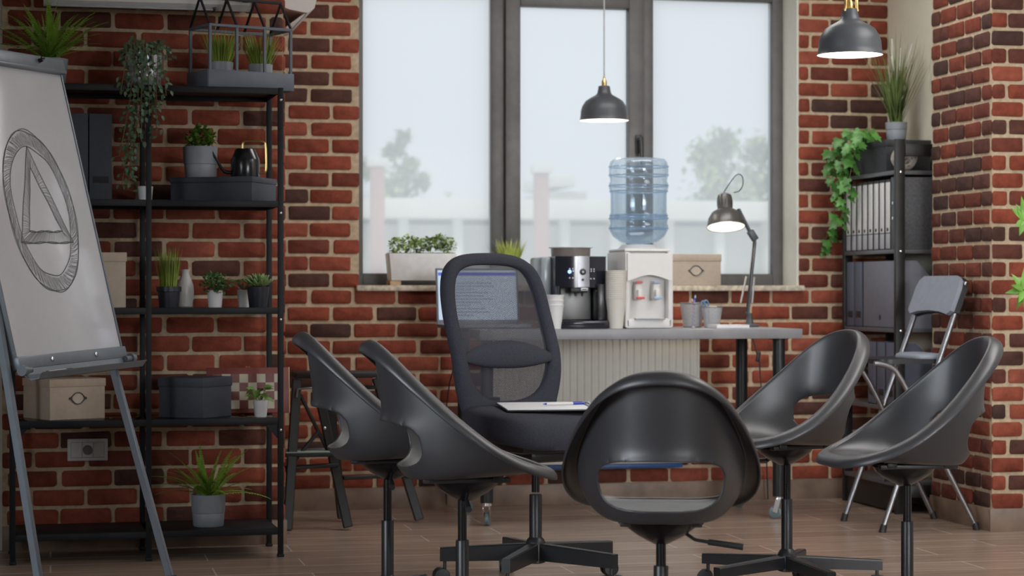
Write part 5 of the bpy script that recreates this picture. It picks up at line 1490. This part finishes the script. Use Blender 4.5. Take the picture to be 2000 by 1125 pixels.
for i in range(n_b):
    yc = ya - pit * (i + .5); w = pit * .93; h = .315; dp = .235
    t = thing('lever_arch_binder', names[i], 'binder', (BXF + .008, yc, z0 + .0005), 0, 'white lever-arch binders in the bookcase')
    m = MB()
    for s_ in (-1, 1): m.box((dp / 2, s_ * (w / 2 - .0015), h / 2), (dp, .003, h), .0006)
    m.box((.0015, 0, h / 2), (.003, w, h), .0006); m.build('cover', M_BIND, t)
    m = MB(); m.box((-.0008, 0, h * .60), (.0018, w * .78, h * .72), .0006); m.build('spine_label', M_SPINE, t)
    m = MB(); m.box((-.0008, 0, h * .12), (.0016, w * .78, h * .215), .0006); m.build('lower_spine', mat('pale_grey_spine', (.42, .42, .44), .5), t)
    m = MB(); m.lathe([(.008, 0), (.008, .002), (.0055, .002), (.0055, .0)], (0, 0, 0), 16, Matrix.Translation((-.0016, 0, h * .285)) @ Matrix.Rotation(R(-90), 4, 'Y')); m.lathe([(.0055, 0), (.0055, .001)], (0, 0, 0), 16, Matrix.Translation((-.0016, 0, h * .285)) @ Matrix.Rotation(R(-90), 4, 'Y')); m.build('finger_ring', M_DARKPL, t)
    m = MB(); m.box((dp / 2 + .01, 0, h / 2), (dp - .03, w * .7, h - .02)); m.build('papers', M_PAPER, t)
yc = BY0 + .049; w = .044
t = thing('lever_arch_binder', 'dark grey binder with two metal clips at the near end of the row', 'binder', (BXF + .006, yc, z0 + .0005))
m = MB(); h = .322; m.box((.1225, 0, h / 2), (.245, w, h), .002); m.build('cover', mat('grey_binder_cover', (.085, .083, .09), .5, var=.3, scale=90), t)
for zz in (.43, .64):
    m = MB(); m.box((-.002, -.006, h * zz), (.006, .016, .014), .002); m.build('metal_clip', M_CHROME, t)
# grey magazine files
def mag(i, yc, z, w, h, lab, hole, col):
    t = thing('magazine_file', lab, 'file', (BXF + .010, yc, z + .0005), 0, 'grey files in the bookcase')
    d = .24
    m = MB(); m.box((.002, 0, h / 2), (.004, w, h), .001)
    prof = [(0, 0), (d, 0), (d, h * .52), (d * .42, h), (0, h)]
    for s_ in (-1, 1): m.prism(prof, s_ * (w / 2 - .0015) - .0015, s_ * (w / 2 - .0015) + .0015, Matrix(((1, 0, 0, 0), (0, 0, -1, 0), (0, 1, 0, 0), (0, 0, 0, 1))))
    m.box((d / 2, 0, .002), (d, w - .006, .004)); m.box((d - .002, 0, h * .26), (.004, w - .006, h * .52)); m.build('case', col, t)
    if hole == 'slot':
        m = MB(); m.box((-.0006, 0, .058), (.0014, w * .62, .030), .0005); m.build('label_slot', M_DARKPL, t)
    else:
        m = MB(); m.prism([(.010 * math.cos(a) * (1 - .5 * max(0, math.sin(a))), .013 * math.sin(a)) for a in [2 * PI * k / 20 for k in range(20)]], .0, .0014, Matrix(((0, 0, -1, 0), (-1, 0, 0, -.01), (0, 1, 0, .048), (0, 0, 0, 1)))); m.build('finger_hole', M_DARKPL, t)
M_FILE = mat('grey_card_file', (.17, .17, .20), .6); M_FILE2 = mat('blue_grey_card_file', (.10, .11, .15), .6)
z0 = BZS[2]
mag(0, BY1 - .082, z0, .096, .302, 'blue-grey file on the middle shelf, farthest from the pillar', 'slot', M_FILE2)
mag(1, BY1 - .182, z0, .096, .302, 'blue-grey file on the middle shelf beside the wide grey one', 'slot', M_FILE2)
mag(2, BY0 + .218, z0, .375, .302, 'wide grey file box with finger hole on the middle shelf', 'hole', M_FILE)
z0 = BZS[1]
for k, yy in enumerate((BY0 + .090, BY0 + .195, BY0 + .300)):
    mag(3 + k, yy, z0, .098, .285, ['blue-grey file on the lower shelf nearest the pillar', 'blue-grey file second from the pillar on the lower shelf', 'blue-grey file third from the pillar on the lower shelf'][k], 'slot', M_FILE2)
# box, wicker ball and plants on top
z0 = BZS[4]
yb0, yb1 = ypx(1752, BXF + .03), ypx(1684, BXF + .03)
lidbox('storage_box', 'black lidded box on the top of the corner bookcase under the tall plant', (BXF + .128, BY0 + .34, z0 + .0005), .215, .36, .146, 0, mat('black_card_box', (.036, .036, .042), .6, var=.2, scale=80), .030, .003)
t = thing('wicker_ball', 'pale woven ball behind the post on top of the corner bookcase', 'decoration', (BXF + .075, BY0 + .085, z0 + .0595))
m = MB()
for k in range(26):
    n1 = Vector((rnd.gauss(0, 1), rnd.gauss(0, 1), rnd.gauss(0, 1))).normalized(); u = n1.orthogonal().normalized(); v = n1.cross(u); rr_ = .056 + rnd.uniform(-.003, .0)
    m.tube([u * rr_ * math.cos(2 * PI * j / 36) + v * rr_ * math.sin(2 * PI * j / 36) for j in range(36)], .0033, 6, True)
m.build('woven_strands', mat('pale_wicker', (.50, .45, .40), .8, var=.3), t)
m = MB(); m.lathe([(.05 * math.sin(PI * k / 12) + .0005, -.05 * math.cos(PI * k / 12)) for k in range(13)], n=20); m.build('core', mat('dark_wicker', (.20, .17, .15), .9), t)
ptz = z0 + .148
q = on(1733, BY0 + .30, ptz)
t = thing('potted_plant', 'tall grassy plant with white cattail tips in a grey pot on the black box', 'plant', (BXF + .128, BY0 + .30, ptz))
pot(t, .050, .043, .088, M_GREYPOT, band=.6)
m = MB(); xlim = 3.925 - t.location.x
for i in range(120):
    a = r2.uniform(0, 6.28); s_ = r2.uniform(.05, .55)
    m.blade((r2.uniform(-.02, .02), r2.uniform(-.02, .02), .075), (math.cos(a) * s_, math.sin(a) * s_, 1), r2.uniform(.20, .46), .0075, r2.uniform(.05, .9), 7)
m.v = [(min(x, xlim - .004 * abs(y)), y, z) for x, y, z in m.v]
m.build('blades', mat('olive_blade', (.13, .185, .05), .45, var=.5, scale=9), t, normals=False)
for (dx, dz, lean) in ((-.02, .44, -.01), (.012, .40, .008), (.045, .42, .05), (.0, .36, -.05)):
    m = MB(); m.tube(catmull([(0, 0, .08), (dx * .4, 0, .2), (dx, -.01, dz - .075)], 6), .0016, 5); st = m.build('stem', M_STEM, t)
    m = MB(); m.tube([(dx, -.01, dz - .075), (dx + lean * .3, -.01, dz - .02), (dx + lean * .6, -.01, dz + .03)], [.0055, .0065, .0035], 8); m.build('cattail', mat('cream_cattail', (.66, .63, .55), .9), st)
t = thing('trailing_ivy', 'bright green ivy trailing from the top of the corner bookcase beside the binders', 'plant', (BXF + .09, BY1 - .075, z0 + .0005))
pot(t, .046, .038, .085, M_DARKPOT)
ms, ml = MB(), MB()
def iv(px_, py_, X): p = atX(px_, py_, X); return p - t.location
XV = BXF - .045
for pts in ([iv(1672, 262, BXF), iv(1655, 300, XV), iv(1640, 350, XV), iv(1630, 410, XV), iv(1612, 470, XV), iv(1600, 500, XV)],
            [iv(1680, 258, BXF), iv(1668, 300, XV), iv(1660, 345, XV - .02), iv(1648, 400, XV - .02), iv(1640, 440, XV)],
            [iv(1668, 262, BXF), iv(1640, 280, XV), iv(1628, 320, XV), iv(1625, 370, XV)],
            [iv(1685, 258, BXF), iv(1675, 275, XV - .03), iv(1652, 290, XV - .04), iv(1645, 330, XV - .04)],
            [iv(1680, 262, BXF + .02), iv(1690, 256, XV), iv(1700, 258, XV)], [iv(1676, 262, BXF + .02), iv(1650, 262, XV - .02), iv(1630, 290, XV - .03), iv(1618, 300, XV - .02)]):
    vine(ms, ml, [Vector((0, 0, .08))] + [Vector(p) for p in pts], r2, .026, .054, .026)
ms.build('stems', mat('ivy_stem', (.16, .15, .05), .6), t); ml.build('foliage', M_IVY, t, normals=False)

# ------------------------------------------------------------------ folding bar chair
fcx, fcy = 3.555, 8.34
fb = thing('folding_chair', 'silver tube folding bar chair with blue-grey backrest beside the brick pillar', 'chair', (fcx, fcy, 0))
FX0, FX1, FYN, FYF = 3.343 - fcx, 3.757 - fcx, 8.105 - fcy, 8.575 - fcy
def bt_(px_, py_, Y): p = atY(px_, py_, Y); return Vector((p.x - fcx, p.y - fcy, p.z))
SZT = .715
tops = []
for y, Y in ((FYN, 8.105), (FYF - .04, 8.535)):
    m = MB()
    yy = y + (.03 if y < 0 else -.0)
    top = Vector((FX1 - .035, yy, 1.03)); foot = Vector((FX0, y, .012))
    m.tube([foot, top], .0115, 12)
    m.build('front_leg', M_STEEL, fb)
    m = MB(); m.tube([foot - Vector((.002, 0, .012)), foot + Vector((.006, 0, .02))], [.015, .0135], 12); m.build('foot_cap', M_DARKPL, fb)
    tops.append(top)
    m = MB(); yr = y + (.02 if y < 0 else -.02); foot = Vector((FX1, y, .012))
    m.tube(catmull([foot, Vector((FX0 + .16, yr, .50)), Vector((FX0 + .085, yr, .635)), Vector((FX0 + .05, yr, .675)), Vector((FX0 + .0, yr, .692)), Vector((FX0 - .03, yr, .693))], 6), .0115, 12)
    m.build('rear_leg', M_STEEL, fb)
    m = MB(); m.tube([foot - Vector((-.002, 0, .012)), foot + Vector((-.006, 0, .02))], [.015, .0135], 12); m.build('foot_cap', M_DARKPL, fb)
m = MB(); d_ = (tops[0] - Vector((FX0, FYN, .012))); f_ = .26
pa = Vector((FX0, FYN, .012)).lerp(tops[0], f_); pb = Vector((FX0, FYF - .04, .012)).lerp(tops[1], f_)
m.tube([pa, pb], .0105, 12); m.build('foot_rail', M_STEEL, fb)
m = MB(); m.tube([(FX0 + .19, FYN + .02, .42), (FX0 + .19, FYF - .06, .42)], .008, 10); m.build('rear_rail', M_STEEL, fb)
m = MB(); ol = rrect(.33, .36, .07, 6)
m.prism(ol, SZT - .024, SZT - .0045, Matrix.Translation((FX0 + .155, (FYN + FYF - .04) / 2, 0))); m.build('seat_board', M_BLACK, fb)
m = MB(); ol2 = rrect(.29, .32, .07, 6)
for k, (s_, z) in enumerate(((1, -.004), (1.0, .004), (.95, .011), (.8, .015))): pass
vs = []; ol2 = rrect(.125, .30, .05, 6)
for s_, z in ((1, -.0045), (1.0, .002), (.95, .010), (.80, .016), (.4, .019)):
    vs += [(FX0 + .155 + .098 + x * s_, (FYN + FYF - .04) / 2 + y * s_, SZT + z) for x, y in ol2]
n = len(ol2); m.add(vs, [(q * n + i, q * n + (i + 1) % n, (q + 1) * n + (i + 1) % n, (q + 1) * n + i) for q in range(4) for i in range(n)] + [tuple(4 * n + i for i in range(n))])
M_PADB = mat('blue_grey_vinyl', (.25, .27, .32), .5)
m.build('seat_pad', M_PADB, fb)
# backrest: a padded plate following the two tubes
dirv = (tops[0] - Vector((FX0, FYN, .012))).normalized(); nrm_ = Vector((-dirv.z, 0, dirv.x))
cy = (tops[0].y + tops[1].y) / 2; half = abs(tops[1].y - tops[0].y) / 2
Bt = tops[0] + dirv * .018; M4 = Matrix(((0, dirv.x, nrm_.x, Bt.x), (1, 0, 0, cy), (0, dirv.z, nrm_.z, Bt.z), (0, 0, 0, 1)))
w_ = half * 2 + .04
ob = [(-w_ / 2, -.155), (-w_ / 2 + .03, -.172), (-w_ / 4, -.160), (0, -.155), (w_ / 4, -.160), (w_ / 2 - .03, -.172), (w_ / 2, -.155), (w_ / 2, -.05), (w_ / 2 - .015, -.018), (w_ / 2 - .05, 0), (-w_ / 2 + .05, 0), (-w_ / 2 + .015, -.018), (-w_ / 2, -.05)]
m = MB(); m.prism(ob, .012, .030, M4); m.build('backrest', M_PADB, fb)
m = MB(); m.prism([(x * 1.0, y) for x, y in ob], -.012, .0115, M4); m.build('backrest_shell', M_DARKPL, fb)

# ------------------------------------------------------------------ step stool
sx_, sy_ = 1.27, 8.85
ss = thing('step_stool', 'black wooden folding step stool with mint-padded step by the brick wall', 'step stool', (sx_, sy_, 0))
def sp_(px_, py_, Y): p = atY(px_, py_, Y); return Vector((p.x - sx_, p.y - sy_, p.z))
YN, YF2 = 8.66, 9.02
tp0, tp1 = sp_(572, 730, 8.84), sp_(740, 727, 8.84)
m = MB(); m.box(((tp0.x + tp1.x) / 2, 0, .640), (tp1.x - tp0.x, .27, .022), .004); m.build('top_board', M_STOOL, ss)
def leg_(a, b, nm='leg', w=.036, h=.038):
    a, b = Vector(a), Vector(b); b.z = max(b.z, 0.011)
    m = MB(); m.bar(a, b, h, w, .003, up=(0, 1, 0)); return m.build(nm, M_STOOL, ss)
leg_(sp_(617, 742, 8.76), sp_(680, 1033, YN) , 'leg')
leg_(sp_(735, 738, 8.92), sp_(819, 1018, 8.885), 'leg')
leg_(sp_(580, 742, 8.74), sp_(561, 1046, 8.60), 'leg')
leg_(sp_(640, 740, 8.95), sp_(668, 1012, 8.98), 'leg')
leg_(sp_(586, 770, 8.72), sp_(640, 880, 8.72), 'brace', .026, .014)
leg_(sp_(623, 842, 8.72), sp_(562, 915, 8.70), 'brace', .026, .014)
leg_(sp_(556, 914, 8.69), sp_(660, 908, 8.69), 'stretcher', .034, .016)
leg_(sp_(668, 933, 8.72), sp_(810, 928, 8.88), 'stretcher', .030, .016)
leg_(sp_(660, 760, 8.80), sp_(735, 756, 8.92), 'stretcher', .030, .016)
a = sp_(600, 886, 8.73)
m = MB(); m.box((a.x, a.y + .02, a.z), (.20, .20, .018), .003); st = m.build('step_board', M_STOOL, ss)
m = MB(); m.box((a.x, a.y + .02, a.z + .011), (.196, .196, .005), .002); m.build('step_pad', M_STEP, st)
m = MB(); m.tube([sp_(579, 776, 8.70), sp_(581, 760, 8.70), sp_(612, 757, 8.70), sp_(617, 778, 8.70)], .005, 8); m.build('metal_bracket', M_SILVER, ss)
for px_, py_ in ((634, 836), (656, 938)):
    p = sp_(px_, py_, 8.695); m = MB(); m.lathe([(.006, 0), (.006, .003), (.002, .005)], (0, 0, 0), 12, Matrix.Translation(p) @ Matrix.Rotation(R(90), 4, 'X')); m.build('bolt', M_CHROME, ss)

# ------------------------------------------------------------------ plant reaching in at the right edge
pp = atY(2150, HY, 7.8)
t = thing('potted_plant', 'bright long-leaved plant reaching in at the right edge before the pillar', 'plant', (pp.x, 7.8, 0))
pot(t, .13, .10, .26, M_GREYPOT, band=.5)
m = MB(); kx = mpp(2032, 7.8)
m = MB()
def pl(px_, py_): p = atY(px_, py_, 7.76); return Vector((p.x - pp.x, -.04, p.z))
ms = MB()
for (cx_, cy_), tips in (((2000, 430), [(1979, 402), (1983, 442), (1990, 460), (2004, 380), (2030, 400), (2035, 440), (2010, 470), (1990, 396)]), ((1998, 566), [(1962, 571), (1982, 533), (1992, 606), (2006, 520), (2035, 560), (2030, 600), (2012, 620), (1972, 556), (1985, 590)]),
                       ((2050, 330), [(2020, 300), (2080, 300), (2040, 280), (2090, 350)]), ((2060, 680), [(2030, 700), (2090, 660), (2030, 650), (2080, 720)])):
    c = pl(cx_, cy_); ms.tube(catmull([Vector((c.x * .1, 0, .24)), Vector((c.x * .25, 0, c.z * .55)), Vector((c.x * .7, -.03, c.z * .9)), c], 8), .004, 6)
    for tp in tips:
        e = pl(*tp) + Vector((0, r2.uniform(-.03, .03), 0)); d = e - c
        m.leaf(c, d, d.length, .026, (0, -1, .35), .25, .12, 5)
ms.build('stems', M_STEM, t); m.build('foliage', mat('bright_lily_leaf', (.16, .36, .05), .4, var=.35, scale=14), t, normals=False)
